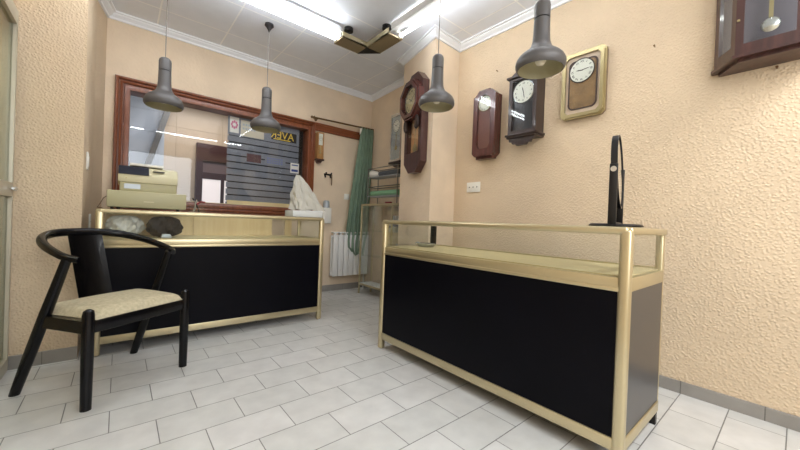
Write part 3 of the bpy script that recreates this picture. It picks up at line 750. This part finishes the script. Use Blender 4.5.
# octagonal drop clock on the pillar
def clock_octagon():
    ang = math.atan2(-0.9747, -0.2236)
    s = 0.25
    t = thing('wall_clock', 'dark octagonal clock with long pendulum box on the wall pillar', 'clock', (2.232+0.2236*s, 2.24+0.9747*s, 1.455), ang, 'wall clocks')
    w_, D, Ht, c = 0.165, 0.075, 0.985, 0.10
    out = [(-w_, c), (-w_+c, 0), (w_-c, 0), (w_, c), (w_, Ht-c), (w_-c, Ht), (-w_+c, Ht), (-w_, Ht-c)]
    inn = [(-w_+0.05, c+0.11), (-w_+0.055, c+0.10), (w_-0.055, c+0.10), (w_-0.05, c+0.11), (w_-0.05, Ht-c-0.28), (w_-0.055, Ht-c-0.27), (-w_+0.055, Ht-c-0.27), (-w_+0.05, Ht-c-0.28)]
    b = MB(); b.prism(out, -0.02, 0, 'y'); b.build('back_board', M['darkwood'], t, smooth=0)
    b = MB(); b.ring(out, inn, -D, -0.02); b.build('case', M['darkwood'], t, smooth=0)
    b = MB(); b.prism(inn, -0.024, -0.0205, 'y'); b.build('inner_back', M['honeywood'], t, smooth=0)
    pendulum(t, 0.0, -0.045, 0.55, 0.25, 0.04)
    b = MB(); b.prism(inn, -D+0.006, -D+0.009, 'y'); b.build('glass', M['glass'], t, smooth=0)
    zc = 0.71; R = 0.208
    oc = circ(0, zc, R, 8, a0=PI/8); ic = circ(0, zc, R*0.70, 8, a0=PI/8)
    b = MB(); b.ring(oc, ic, -D-0.055, -D+0.0); b.ring(circ(0, zc, R*0.9, 8, a0=PI/8), circ(0, zc, R*0.72, 8, a0=PI/8), -D-0.068, -D-0.05)
    h = b.build('octagonal_head', M['redwood'], t, smooth=0)
    b = MB(); b.prism(circ(0, zc, R*0.72, 8, a0=PI/8), -D-0.018, -D-0.0, 'y'); b.build('head_panel', M['dial_gold'], h, smooth=0)
    dial(t, 0, -D-0.026, zc, 0.125, m='dial_gold', time=(10, 9), sz=0.26, rim='blackwood')
    b = MB(); b.prism(ic, -D-0.048, -D-0.045, 'y'); b.build('head_glass', M['glass'], h, smooth=0)
    for sx in (-1, 1):
        pts = [(sx*(0.10+0.035*math.cos(a)), -D-0.02, 0.48+0.055*math.sin(a)) for a in [PI*1.1*i/10-0.2*PI-PI*0.4 for i in range(11)]]
        b = MB(); b.tube([(sx*0.105, -D-0.02, 0.54)]+pts, 0.014, seg=10); b.build('scroll_ear', M['blackwood'], t)
clock_octagon()
# small light wood clock beside the window
def clock_small():
    t = thing('wall_clock', 'small light wooden wall clock beside the mahogany window post', 'clock', (1.955, YB, 1.70), 0, 'wall clocks')
    w_, D = 0.042, 0.085
    b = MB(); b.box(-w_, w_, -D+0.015, 0, 0.03, 0.37); b.build('case', M['lightwood'], t, smooth=0)
    b = MB(); b.ring(rect(-w_, w_, 0.03, 0.37), rect(-w_+0.012, w_-0.012, 0.045, 0.355), -D, -D+0.016); b.build('door', M['lightwood'], t, smooth=0)
    b = MB(); b.box(-w_+0.011, w_-0.011, -D+0.011, -D+0.016, 0.044, 0.356); b.build('inner_back', M['lightwood'], t, smooth=0)
    b = MB(); b.box(-w_+0.013, w_-0.013, -D+0.008, -D+0.0112, 0.21, 0.354); b.build('dial_plate', M['dial'], t, smooth=0)
    dial(t, 0, -D+0.006, 0.29, 0.026, num='bars', time=(10, 10), rim='brass')
    pendulum(t, 0, -D+0.007, 0.21, 0.11, 0.013)
    b = MB(); b.box(-w_+0.011, w_-0.011, -D+0.002, -D+0.004, 0.044, 0.356); b.build('glass', M['glass'], t, smooth=0)
    b = MB(); b.box(-w_-0.01, w_+0.01, -D-0.01, 0, 0.012, 0.032, bev=0.003); b.prism([(-w_+0.01, 0.013), (w_-0.01, 0.013), (0.015, -0.02), (-0.015, -0.02)], -D+0.01, -0.0, 'y'); b.build('base_bracket', M['darkwood'], t, smooth=0)
clock_small()
# pale fronted clock in the niche, mostly behind the pillar
def clock_niche():
    t = thing('wall_clock', 'wall clock with a pale silvery front and brown side, half hidden behind the wall pillar', 'clock', (2.716, 3.235, 1.68), math.atan2(-0.9959, -0.0905), 'wall clocks')
    w_, D = 0.115, 0.12
    b = MB(); b.box(-w_, w_, -D+0.02, 0, 0.03, 0.62); b.build('case', M['lightwood'], t, smooth=0)
    b = MB(); b.ring(rect(-w_, w_, 0.03, 0.62), rect(-w_+0.02, w_-0.02, 0.06, 0.59), -D, -D+0.021); b.build('door', M['silver'], t, smooth=0)
    b = MB(); b.box(-w_+0.019, w_-0.019, -D+0.014, -D+0.021, 0.058, 0.592); b.build('inner_back', M['label'], t, smooth=0)
    dial(t, 0, -D+0.008, 0.47, 0.075, time=(10, 10), sz=0.24, rim='silver')
    pendulum(t, 0, -D+0.009, 0.38, 0.2, 0.03)
    b = MB(); b.box(-w_+0.019, w_-0.019, -D+0.001, -D+0.004, 0.058, 0.592); b.build('glass', M['glass'], t, smooth=0)
    b = MB(); b.box(-w_-0.012, w_+0.012, -D-0.012, 0, 0.005, 0.032, bev=0.004); b.prism([(-w_+0.02, 0.006), (w_-0.02, 0.006), (0.04, -0.035), (-0.04, -0.035)], -D+0.02, 0, 'y'); b.build('base_bracket', M['blackwood'], t, smooth=0)
clock_niche()

# ------------------------------------------------------------------ things on the left counter
ZC = 0.975
def register():
    t = thing('cash_register', 'beige electronic cash register with dark display on the left counter', 'cash register', (-0.068, 3.02, ZC))
    Wd = 0.46; Dp = 0.38
    b = MB(); b.box(0, Wd, 0.0, Dp, 0.014, 0.130, bev=0.006); b.build('drawer_base', M['register_lo'], t)
    for x in (0.03, 0.062, Wd-0.05):
        b = MB(); b.cyl((x, 0.03, 0), (x, 0.03, 0.016), 0.011, seg=14); b.build('foot', M['black'], t)
    b = MB(); b.box(Wd/2-0.03, Wd/2+0.03, -0.002, 0.004, 0.055, 0.062); b.build('drawer_pull', M['register'], t)
    b = MB(); b.box(0.065, 0.40, 0.03, 0.34, 0.128, 0.20, bev=0.006); b.build('body', M['register_lo'], t)
    b = MB(); b.prism([(0.02, 0.193), (0.36, 0.193), (0.36, 0.325), (0.22, 0.328), (0.075, 0.305), (0.02, 0.245)], 0.055, 0.405, 'x', bev=0.008); b.build('upper_housing', M['register'], t)
    b = MB(); b.prism([(0.0165, 0.248), (0.071, 0.309), (0.12, 0.317), (0.12, 0.248)], 0.056, 0.228, 'x', bev=0.002); b.build('display_window', M['navy'], t, smooth=0)
    b = MB(); b.box(0.12, 0.32, 0.10, 0.28, 0.322, 0.340, bev=0.003); b.build('receipt_cover', M['paper'], t)
    b = MB(); b.box(0.09, 0.18, 0.026, 0.034, 0.148, 0.182); b.build('maker_plate', M['label'], t, smooth=0)
    b = MB(); b.box(0.25, 0.32, 0.034, 0.075, 0.282, 0.288); b.build('paper_slot', M['dark_plastic'], t, smooth=0)
    b = MB(); b.cyl((0.10, 0.014, 0.220), (0.10, 0.03, 0.220), 0.005, seg=10); b.build('key_lock', M['brass'], t)
    pts = [(-0.0, 0.2, 0.095), (-0.02, 0.15, 0.075), (-0.035, 0.05, 0.03), (-0.045, -0.02, 0.006), (-0.02, 0.0, 0.004)]
    b = MB(); b.tube(pts, 0.003, seg=8); b.build('cable', M['bronze'], t)
register()
# clear tray with pliers beside the register
t = thing('tool_tray', 'clear plastic tray of small tools between the register and the window frame', 'tray', (0.43, 3.10, ZC))
b = MB(); b.ring(rect(0, 0.11, 0, 0.11), rect(0.004, 0.106, 0.004, 0.106), 0.0, 0.05, 'z'); b.box(0.002, 0.108, 0.002, 0.108, 0.0, 0.004); b.build('tray', M['glass'], t, smooth=0)
t = thing('pliers', 'small pliers with red grips standing in the clear tool tray', 'pliers', (0.48, 3.15, ZC+0.004))
b = MB(); b.tube([(0.02, 0, 0.0), (0.0, 0.0, 0.06), (-0.03, 0, 0.11)], 0.005, seg=8); b.build('jaw', M['black'], t)
b = MB(); b.tube([(-0.015, 0.005, 0.002), (0.0, 0.005, 0.06), (0.0, 0.004, 0.10)], 0.005, seg=8); b.build('jaw', M['silver'], t)
b = MB(); b.tube([(0.0, 0, 0.06), (0.03, -0.005, 0.085), (0.06, -0.01, 0.08)], 0.007, seg=8); b.build('grip', M['red'], t)
t = tag(MB().tube([(0, 0, 0), (0.01, 0.005, 0.03), (0.015, 0.0, 0.075), (0.0, 0.0, 0.09)], 0.004, seg=8).build('tweezers', M['silver']), 'steel tweezers leaning in the clear tool tray', 'tweezers')
t.location = (0.455, 3.13, ZC+0.004)
# white box with a crumpled plastic bag
t = thing('card_box', 'flat white card box under the plastic bag at the counter end', 'box', (1.235, 3.02, ZC))
b = MB(); b.box(0, 0.30, 0, 0.20, 0, 0.058, bev=0.002); b.build('box_body', M['box_white'], t)
b = MB(); b.box(0.12, 0.303, -0.002, 0.203, 0.045, 0.062, bev=0.002); b.build('lid', M['box_white'], t)
def bagfn(u, v):
    a = 2*PI*u; z = v
    rx = 0.125*(1-z)**0.8+0.018; ry = 0.08*(1-z)**0.75+0.012
    f = 1+0.13*math.sin(5*a+3*z)+0.08*math.sin(11*a-7*z)+0.06*math.sin(17*a+13*z)
    cx = 0.03-0.09*z+(0.05*(1-z)**2 if math.cos(a) > 0 else 0)
    return (cx+rx*f*math.cos(a), ry*f*math.sin(a), 0.33*z**0.9+0.006*math.sin(7*a+20*z))
b = MB(); b.grid(bagfn, 60, 22)
o = tag(b.build('plastic_bag', M['bag'], smooth=25), 'crumpled whitish plastic bag peaked up on the white card box', 'bag'); o.location = (1.372, 3.12, ZC+0.068)
# bags inside the left counter
def lumpfn(R, seed, flat=1.0):
    def fn(u, v):
        a = 2*PI*u; e = PI*(v-0.5)
        f = 1+0.12*math.sin(3*a+seed)*math.cos(e)+0.09*math.sin(7*a+2*seed+4*e)+0.06*math.sin(13*a-5*e)
        z = R[2]*(0.5+0.5*math.sin(e)*min(1, f))
        return (R[0]*f*math.cos(e)**0.7*math.cos(a), R[1]*f*math.cos(e)**0.7*math.sin(a), max(0.0, z))
    return fn
b = MB(); b.grid(lumpfn((0.105, 0.10, 0.155), 1.0), 48, 20)
o = tag(b.build('plastic_bag', M['whitebag'], smooth=25), 'crumpled white plastic bag lying inside the left counter under the cash register', 'bag'); o.location = (0.03, 3.18, ZC-0.2+0.002)
b = MB(); b.grid(lumpfn((0.105, 0.10, 0.158), 2.3), 48, 20)
o = tag(b.build('cloth_bundle', M['darkbag'], smooth=25), 'dark crumpled cloth bundle inside the left counter beside the white bag', 'cloth'); o.location = (0.262, 3.10, ZC-0.2+0.002)
b = MB(); b.prism([(0, 0), (0.07, 0), (0.06, 0.028), (0.01, 0.03)], 0, 0.05, 'y', bev=0.004)
o = tag(b.build('watch_case', M['label']), 'small pale case in front of the dark cloth bundle', 'case'); o.location = (0.235, 2.975, ZC-0.199)

# ------------------------------------------------------------------ things on and in the right counter
t = thing('table_mirror', 'black-framed table mirror seen edge-on at the near end of the glass counter', 'mirror', (1.75, 0.545, ZC), math.radians(9.5))
b = MB(); b.lathe([(0, 0), (0.105, 0), (0.108, 0.004), (0.10, 0.012), (0, 0.014)], 40); b.build('base', M['black'], t)
for x in (-0.10, 0.10):
    b = MB(); b.box(x-0.006, x+0.006, -0.016, 0.016, 0.008, 0.275, bev=0.003); b.build('upright', M['black'], t)
    b = MB(); b.cyl((x-0.012, 0, 0.25), (x+0.012, 0, 0.25), 0.012, seg=18); b.build('pivot_knob', M['silver'], t)
b = MB(); b.box(-0.10, 0.10, -0.013, 0.013, 0.008, 0.02, bev=0.003); b.build('cross_bar', M['black'], t)
tl = Matrix.Translation((0, 0, 0.25)) @ Matrix.Rotation(math.radians(-3), 4, 'X')
ro = circ(0, 0, 0.092, 40, rz=0.17); ri = circ(0, 0, 0.085, 40, rz=0.162)
b = MB(); b.ring(ro, ri, -0.013, 0.013, mtx=tl); f = b.build('mirror_frame', M['black'], t)
b = MB(); b.prism(ri, -0.009, 0.009, 'y', mtx=tl); b.build('mirror_glass', M['mirror'], f)
b = MB(); b.cyl((-0.10, 0, 0.25), (-0.09, 0, 0.25), 0.006, seg=12); b.build('pivot_pin', M['silver'], t)
b = MB(); b.cyl((0.09, 0, 0.25), (0.10, 0, 0.25), 0.006, seg=12); b.build('pivot_pin', M['silver'], t)
# oval dish in the far end of the display
t = thing('oval_dish', 'oval grey metal dish on the display shelf at the far end of the right counter', 'dish', (1.84, 1.87, ZC-0.2))
b = MB(); b.lathe([(0, 0.0), (0.06, 0.0), (0.082, 0.022), (0.085, 0.028), (0.08, 0.028), (0.058, 0.006), (0, 0.006)], 40); o = b.build('bowl', M['silver'], t, smooth=50); o.scale = (0.7, 1.15, 1)
b = MB(); b.tube([(0.0, 0.075, 0.024), (0.0, 0.10, 0.028), (0.0, 0.115, 0.02)], 0.006, seg=10); b.build('spout', M['label'], t)

# ------------------------------------------------------------------ curtain and rod
t = thing('curtain_rod', 'thin bronze curtain rod with an ornate finial above the closed-off doorway', 'curtain rod', (0, 0, 0))
b = MB(); b.cyl((1.86, 3.955, 2.236), (2.73, 3.955, 2.263), 0.011, seg=12); b.build('rod', M['bronze'], t)
for x, s_ in ((1.845, -1), (2.735, 1)):
    b = MB()
    b.lathe([(0, -0.045), (0.010, -0.042), (0.018, -0.03), (0.010, -0.016), (0.012, -0.010), (0.022, 0.0), (0.012, 0.012), (0.010, 0.02), (0, 0.02)] if s_ < 0 else [(0, -0.02), (0.014, -0.016), (0.014, 0.01), (0, 0.012)], 16,
            Matrix.Translation((x, 3.955, 2.236+(x-1.86)*0.0313)) @ Matrix.Rotation(PI/2*s_*-1, 4, 'Y'))
    b.build('finial', M['bronze'], t)
for x in (1.91, 2.63):
    z = 2.236+(x-1.86)*0.0313
    b = MB(); b.cyl((x, 3.955, z), (x, YB, z), 0.006, seg=10); b.cyl((x, YB-0.006, z), (x, YB, z), 0.018, seg=16); b.build('bracket', M['bronze'], t)
t = thing('curtain', 'long green gathered curtain hanging from the bronze rod beside the glass cabinet', 'curtain', (0, 0, 0))
def edge(z):
    pts = [(2.27, 2.53), (2.15, 2.525), (1.72, 2.47), (1.24, 2.405), (0.85, 2.36), (0.69, 2.35), (0.58, 2.365), (0.50, 2.43)]
    for (za, xa), (zb, xb) in zip(pts, pts[1:]):
        if zb <= z <= za: return xb+(xa-xb)*(z-zb)/(za-zb)
    return pts[-1][1] if z < 1 else pts[0][1]
def cfn(u, v):
    z = 2.262-1.76*v
    xl = edge(z); xr = 2.755-0.045*v-(0.06*max(0, v-0.85)/0.15)
    s = u
    amp = 0.010+0.012*v
    y = 3.935+amp*math.sin(2*PI*5.3*s+0.6*math.sin(3*v))+0.003*math.sin(2*PI*11*s+5*v)
    if v < 0.06: y = 3.955+(y-3.955)*(0.5+0.5*v/0.06)
    zz = z+(0.03*math.sin(2*PI*2*s) if v > 0.95 else 0)
    return (xl+(xr-xl)*s, y-0.05*max(0, v-0.8)*5*math.sin(PI*s)*0.5, zz)
b = MB(); b.grid(cfn, 110, 60, 0.004); b.build('curtain_cloth', M['curtain'], t, smooth=80)
for i in range(7):
    x = 2.54+0.022*i; z = 2.236+(x-1.86)*0.0313
    b = MB(); b.tube([(x, 3.955+0.015*math.cos(a), z+0.015*math.sin(a)-0.004) for a in [2*PI*k/16 for k in range(16)]], 0.0025, seg=6, closed=True); b.build('curtain_ring', M['bronze'], t)
b = MB(); b.prism([(2.50, 2.23), (2.535, 2.235), (2.515, 2.16), (2.495, 2.14)], 3.905, 3.909, 'y'); b.build('white_tab', M['paper'], t, smooth=0)

# ------------------------------------------------------------------ radiator
t = thing('radiator', 'white finned aluminium radiator on the back wall beside the green curtain', 'radiator', (2.165, 3.93, 0.19))
for i in range(7):
    x = 0.08*i
    b = MB(); b.box(x+0.003, x+0.077, 0.0, 0.012, 0.02, 0.57, bev=0.005); b.box(x+0.036, x+0.044, 0.01, 0.08, 0.03, 0.56); b.box(x+0.003, x+0.077, 0.068, 0.08, 0.02, 0.56, bev=0.004)
    b.box(x+0.004, x+0.03, 0.0, 0.075, 0.595, 0.61, bev=0.004); b.box(x+0.05, x+0.076, 0.0, 0.075, 0.595, 0.61, bev=0.004); b.box(x+0.03, x+0.05, 0.012, 0.07, 0.56, 0.607)
    b.build('fin', M['white_metal'], t)
for z in (0.05, 0.545):
    b = MB(); b.cyl((-0.012, 0.04, z), (0.572, 0.04, z), 0.018, seg=14); b.build('header_pipe', M['white_metal'], t)
b = MB(); b.cyl((0.52, 0.04, 0.05), (0.52, 0.04, -0.19), 0.008, seg=10); b.cyl((0.50, 0.04, 0.05), (0.54, 0.04, 0.05), 0.016, seg=12); b.build('valve_pipe', M['white_metal'], t)
b = MB(); b.box(0.1, 0.13, 0.07, 0.12, 0.5, 0.53); b.build('bracket', M['white_metal'], t)
b = MB(); b.box(0.43, 0.46, 0.07, 0.12, 0.5, 0.53); b.build('bracket', M['white_metal'], t)

# ------------------------------------------------------------------ glass cabinet in the niche, rack and rolls
CX0, CX1, CY0, CY1, CH = 2.455, 2.665, 2.915, 3.745, 1.182
t = thing('display_cabinet', 'narrow gold-framed glass display cabinet standing in the niche behind the right counter', 'cabinet', (CX0, CY0, 0))
w_, l_ = CX1-CX0, CY1-CY0; q = 0.02
for x in (0, w_-q):
    for y in (0, l_-q):
        b = MB(); b.box(x, x+q, y, y+q, 0, CH-0.005, bev=0.003); b.build('corner_post', M['gold'], t)
b = MB(); b.box(0.001, q-0.001, 0.165, 0.165+q, 0.14, CH-0.02, bev=0.003); b.build('mid_post', M['gold'], t)
for z0, z1 in ((0.115, 0.14), (CH-0.025, CH)):
    b = MB()
    for x in (0.001, w_-q+0.001): b.box(x, x+q-0.002, q*0.5, l_-q*0.5, z0, z1, bev=0.003)
    for y in (0.001, l_-q+0.001): b.box(q*0.5, w_-q*0.5, y, y+q-0.002, z0, z1, bev=0.003)
    b.build('rail', M['gold'], t)
b = MB(); b.box(q*0.5, w_-q*0.5, q*0.5, l_-q*0.5, 0.128, 0.142); b.build('bottom_shelf', M['white_metal'], t, smooth=0)
b = MB(); b.box(q*0.5, w_-q*0.5, q*0.5, l_-q*0.5, CH-0.014, CH-0.004); b.build('top_board', M['glass'], t, smooth=0)
for z in (0.5, 0.83):
    b = MB(); b.box(q, w_-q, q, l_-q, z, z+0.006); b.build('glass_shelf', M['glass'], t, smooth=0)
b = MB(); b.box(0.008, 0.012, q, l_-q, 0.14, CH-0.025); b.build('front_glass', M['glass'], t, smooth=0)
b = MB(); b.box(q, w_-q, l_-0.012, l_-0.008, 0.14, CH-0.025); b.build('side_glass', M['glass'], t, smooth=0)
first = None
for i, (y, z, hh) in enumerate(((3.00, 0.836, 0.17), (3.12, 0.836, 0.20), (3.22, 0.836, 0.14), (3.02, 0.506, 0.2), (3.16, 0.506, 0.16))):
    lab = ['white-blue box on the cabinet\'s top shelf, next to the pillar', 'tallest white-blue box on the cabinet\'s top shelf', 'shortest white-blue box on the cabinet\'s top shelf, nearest the curtain',
           'white-blue box on the cabinet\'s lower glass shelf, next to the pillar', 'white-blue box on the cabinet\'s lower glass shelf, nearest the curtain'][i]
    t = thing('gift_box', lab, 'box', (2.55, y, z), 0, 'boxes in the glass cabinet')
    b = MB(); b.box(-0.04, 0.04, -0.035, 0.035, 0, hh, bev=0.002); bb = b.build('box_body', M['box_white'], t)
    b = MB(); b.box(-0.0405, 0.0405, -0.0355, 0.0355, hh*0.35, hh*0.55); b.build('blue_band', M['bluepale'], bb, smooth=0)
# two-tier rack on the cabinet
M['rack_grey'] = mat('rack_grey_metal', srgb(112, 108, 100), 0.4, 0.4)
t = thing('roll_rack', 'grey metal two-tier rack holding rolls on top of the glass cabinet', 'rack', (2.47, 3.02, CH))
for x in (0.0, 0.16):
    for y in (0.0, 0.60):
        b = MB(); b.cyl((x, y, 0), (x, y, 0.455), 0.006, seg=10); b.build('upright', M['rack_grey'], t)
for z in (0.215, 0.45):
    b = MB()
    b.tube([(0, 0, z), (0.16, 0, z), (0.16, 0.6, z), (0, 0.6, z)], 0.006, seg=8, closed=True); b.build('tier_rail', M['rack_grey'], t)
for z in (0.09, 0.335):
    b = MB(); b.box(-0.004, 0.164, -0.002, 0.602, z, z+0.008); b.build('tier_shelf', M['label'], t, smooth=0)
t = thing('mat_roll', 'dark grey mat roll with a white cup end on the upper tier of the rack', 'roll', (2.52, 3.30, CH+0.343+0.036))
b = MB(); b.cyl((0, -0.26, 0), (0, 0.13, 0), 0.032, seg=20); b.build('roll', M['roll_grey'], t)
b = MB(); b.cyl((0, 0.13, 0), (0, 0.16, 0.004), 0.026, seg=20); b.cyl((0, 0.15, 0.0), (0, 0.30, 0.014), 0.024, 0.050, seg=24); b.build('cup_end', M['white_plastic'], t)
t = tag(MB().cyl((0, -0.27, 0), (0, 0.29, 0), 0.035, seg=20).build('cloth_roll', M['roll_green']), 'pale green cloth roll on the lower tier of the rack', 'roll'); t.location = (2.52, 3.31, CH+0.098+0.035)
t = tag(MB().box(-0.02, 0.02, -0.05, 0.05, 0, 0.02, bev=0.006).build('trinket_case', M['red']), 'small dark red case under the rack on the glass cabinet', 'case'); t.location = (2.49, 3.2, CH)

# ------------------------------------------------------------------ small fittings
t = thing('wall_dispenser', 'small white dispenser with grey cap on the wall beyond the counter end', 'dispenser', (2.085, YB, 0.91))
b = MB(); b.box(-0.06, 0.06, -0.085, 0, 0.0, 0.205, bev=0.01); b.build('dispenser_body', M['white_plastic'], t)
b = MB(); b.lathe([(0, 0.2), (0.042, 0.2), (0.04, 0.28), (0.03, 0.298), (0, 0.30)], 24, Matrix.Translation((0.0, -0.042, 0))); b.build('dispenser_cap', M['label'], t)
t = thing('coat_hook', 'black double coat hook on the wall beside the small wooden clock', 'hook', (2.10, YB, 1.545))
b = MB(); b.box(-0.045, 0.05, -0.012, 0, 0.0, 0.022, bev=0.003); b.build('back_plate', M['black'], t)
for x in (-0.035, 0.04):
    b = MB(); b.tube([(x, -0.01, 0.01), (x, -0.04, 0.012), (x, -0.05, 0.022), (x-0.004, -0.05, 0.034)], 0.010, seg=10); b.tube([(x, -0.01, 0.01), (x-0.006, -0.04, -0.03)], 0.010, seg=10); b.build('prong', M['black'], t)
t = tag(MB().box(-0.006, 0.006, -0.004, 0, -0.14, 0.0).build('hanging_strap', M['bronze']), 'thin strap hanging from the black coat hook', 'strap'); t.location = (2.142, YB-0.055, 1.552)
def plate(nm, label, cat, loc, rz, wd=0.08, ht=0.08, n=0):
    t = thing(nm, label, cat, loc, rz)
    b = MB(); b.box(-wd/2, wd/2, -0.010, 0, -ht/2, ht/2, bev=0.003); p = b.build('cover_plate', M['white_plastic'], t)
    if n == 0:
        b = MB(); b.box(-wd*0.3, wd*0.3, -0.014, -0.009, -ht*0.3, ht*0.3, bev=0.002); b.build('rocker', M['white_plastic'], t)
    for i in range(n):
        x = (i-(n-1)/2)*wd*0.28
        b = MB(); b.cyl((x, -0.0105, 0), (x, -0.009, 0), 0.006 if n > 2 else 0.004, seg=12); b.build('socket_hole', M['dark_plastic'], p)
    return t
plate('light_switch', 'white light switch on the back wall beside the green curtain', 'switch', (2.41, YB, 1.285), 0)
plate('wall_socket', 'white wall socket on the right wall under the narrow red-brown clock', 'socket', (2.6, 2.02, 1.322), RW, 0.155, 0.095, 3)
plate('light_switch', 'white switch on the narrow wall return left of the cash register', 'switch', (-0.1832, 3.20, 1.30), PI/2, 0.085, 0.12)
plate('wall_socket', 'white socket low on the narrow wall return behind the counter end', 'socket', (-0.181, 3.60, 0.87), PI/2, 0.085, 0.12, 2)
for i, (y, z, lab) in enumerate(((0.629, 2.141, 'bare nail in the right wall between the gold and large dark clocks'), (0.100, 1.832, 'bare nail in the right wall below the large dark clock'),
                                 (1.80, 2.36, 'bare nail in the right wall above the narrow red-brown clock'))):
    t = thing('nail', lab, 'nail', (2.6, y, z), RW, 'nails in the right wall')
    b = MB(); b.cyl((0, 0, 0), (0, -0.018, 0.003), 0.003, seg=8); b.cyl((0, -0.016, 0.003), (0, -0.020, 0.003), 0.006, seg=12); b.build('nail_shaft', M['bronze'], t)
# stickers on the window film
YS = YB+0.0838
def sticker(label, x0, x1, z0, z1, m, cat='sticker'):
    t = thing('window_sticker', label, cat, ((x0+x1)/2, YS, z0), 0, 'stickers on the window')
    b = MB(); b.box(-(x1-x0)/2, (x1-x0)/2, -0.0008, 0.0006, 0, z1-z0); p = b.build('sheet', M[m], t, smooth=0)
    return t, p
t, p = sticker('white sticker with a pink ring print at the top left of the window film', 0.925, 1.02, 1.90, 2.075, 'paper')
b = MB()
for i in range(8):
    a = 2*PI*i/8; b.box(-0.009, 0.009, -0.0016, -0.0008, -0.014, 0.014, mtx=Matrix.Translation((0.028*math.cos(a), 0, 0.09+0.034*math.sin(a))))
b.build('pink_print', M['sticker_pink'], t, smooth=0)['kind'] = 'stuff'
t, p = sticker('cream notice behind the second pendant lamp at the top of the window film', 1.04, 1.30, 1.88, 2.06, 'sticker_cream')
b = MB()
for z in (0.12, 0.075):
    for k in range(5): b.box(-0.11+k*0.03, -0.11+k*0.03+0.02, -0.0016, -0.0008, z, z+0.022)
b.build('print', M['label'], t, smooth=0)['kind'] = 'stuff'
t, p = sticker('black sign with yellow lettering near the top right of the window film', 1.385, 1.70, 1.905, 2.02, 'sticker_blackyellow', 'sign')
text('lettering', 'AVER', 0.115, M['yellow'], t, (-0.02, -0.0012, 0.062), mirror=True, extra_scale=(1.05, 1.1, 1))
b = MB(); b.box(-0.13, 0.08, -0.0016, -0.0008, 0.008, 0.018); b.build('underline', M['yellow'], t, smooth=0)
t, p = sticker('small dark maroon photo stuck in the middle of the window film', 1.115, 1.275, 1.595, 1.69, 'maroon')
t, p = sticker('faint blue print right of the maroon photo on the window film', 1.32, 1.57, 1.60, 1.69, 'film')
b = MB()
for z in (0.062, 0.035, 0.01):
    for k in range(7): b.box(-0.10+k*0.028, -0.10+k*0.028+0.02, -0.0016, -0.0008, z, z+0.016)
b.build('print', M['bluepale'], t, smooth=0)['kind'] = 'stuff'
t, p = sticker('white and blue sticker just above the plastic bag on the window film', 1.635, 1.745, 1.53, 1.655, 'paper')
b = MB(); b.box(-0.042, 0.042, -0.0016, -0.0008, 0.018, 0.046); b.build('blue_block', M['blue'], t, smooth=0)
b = MB(); b.box(-0.042, 0.042, -0.0016, -0.0008, 0.092, 0.106); b.build('blue_line', M['blue'], t, smooth=0)
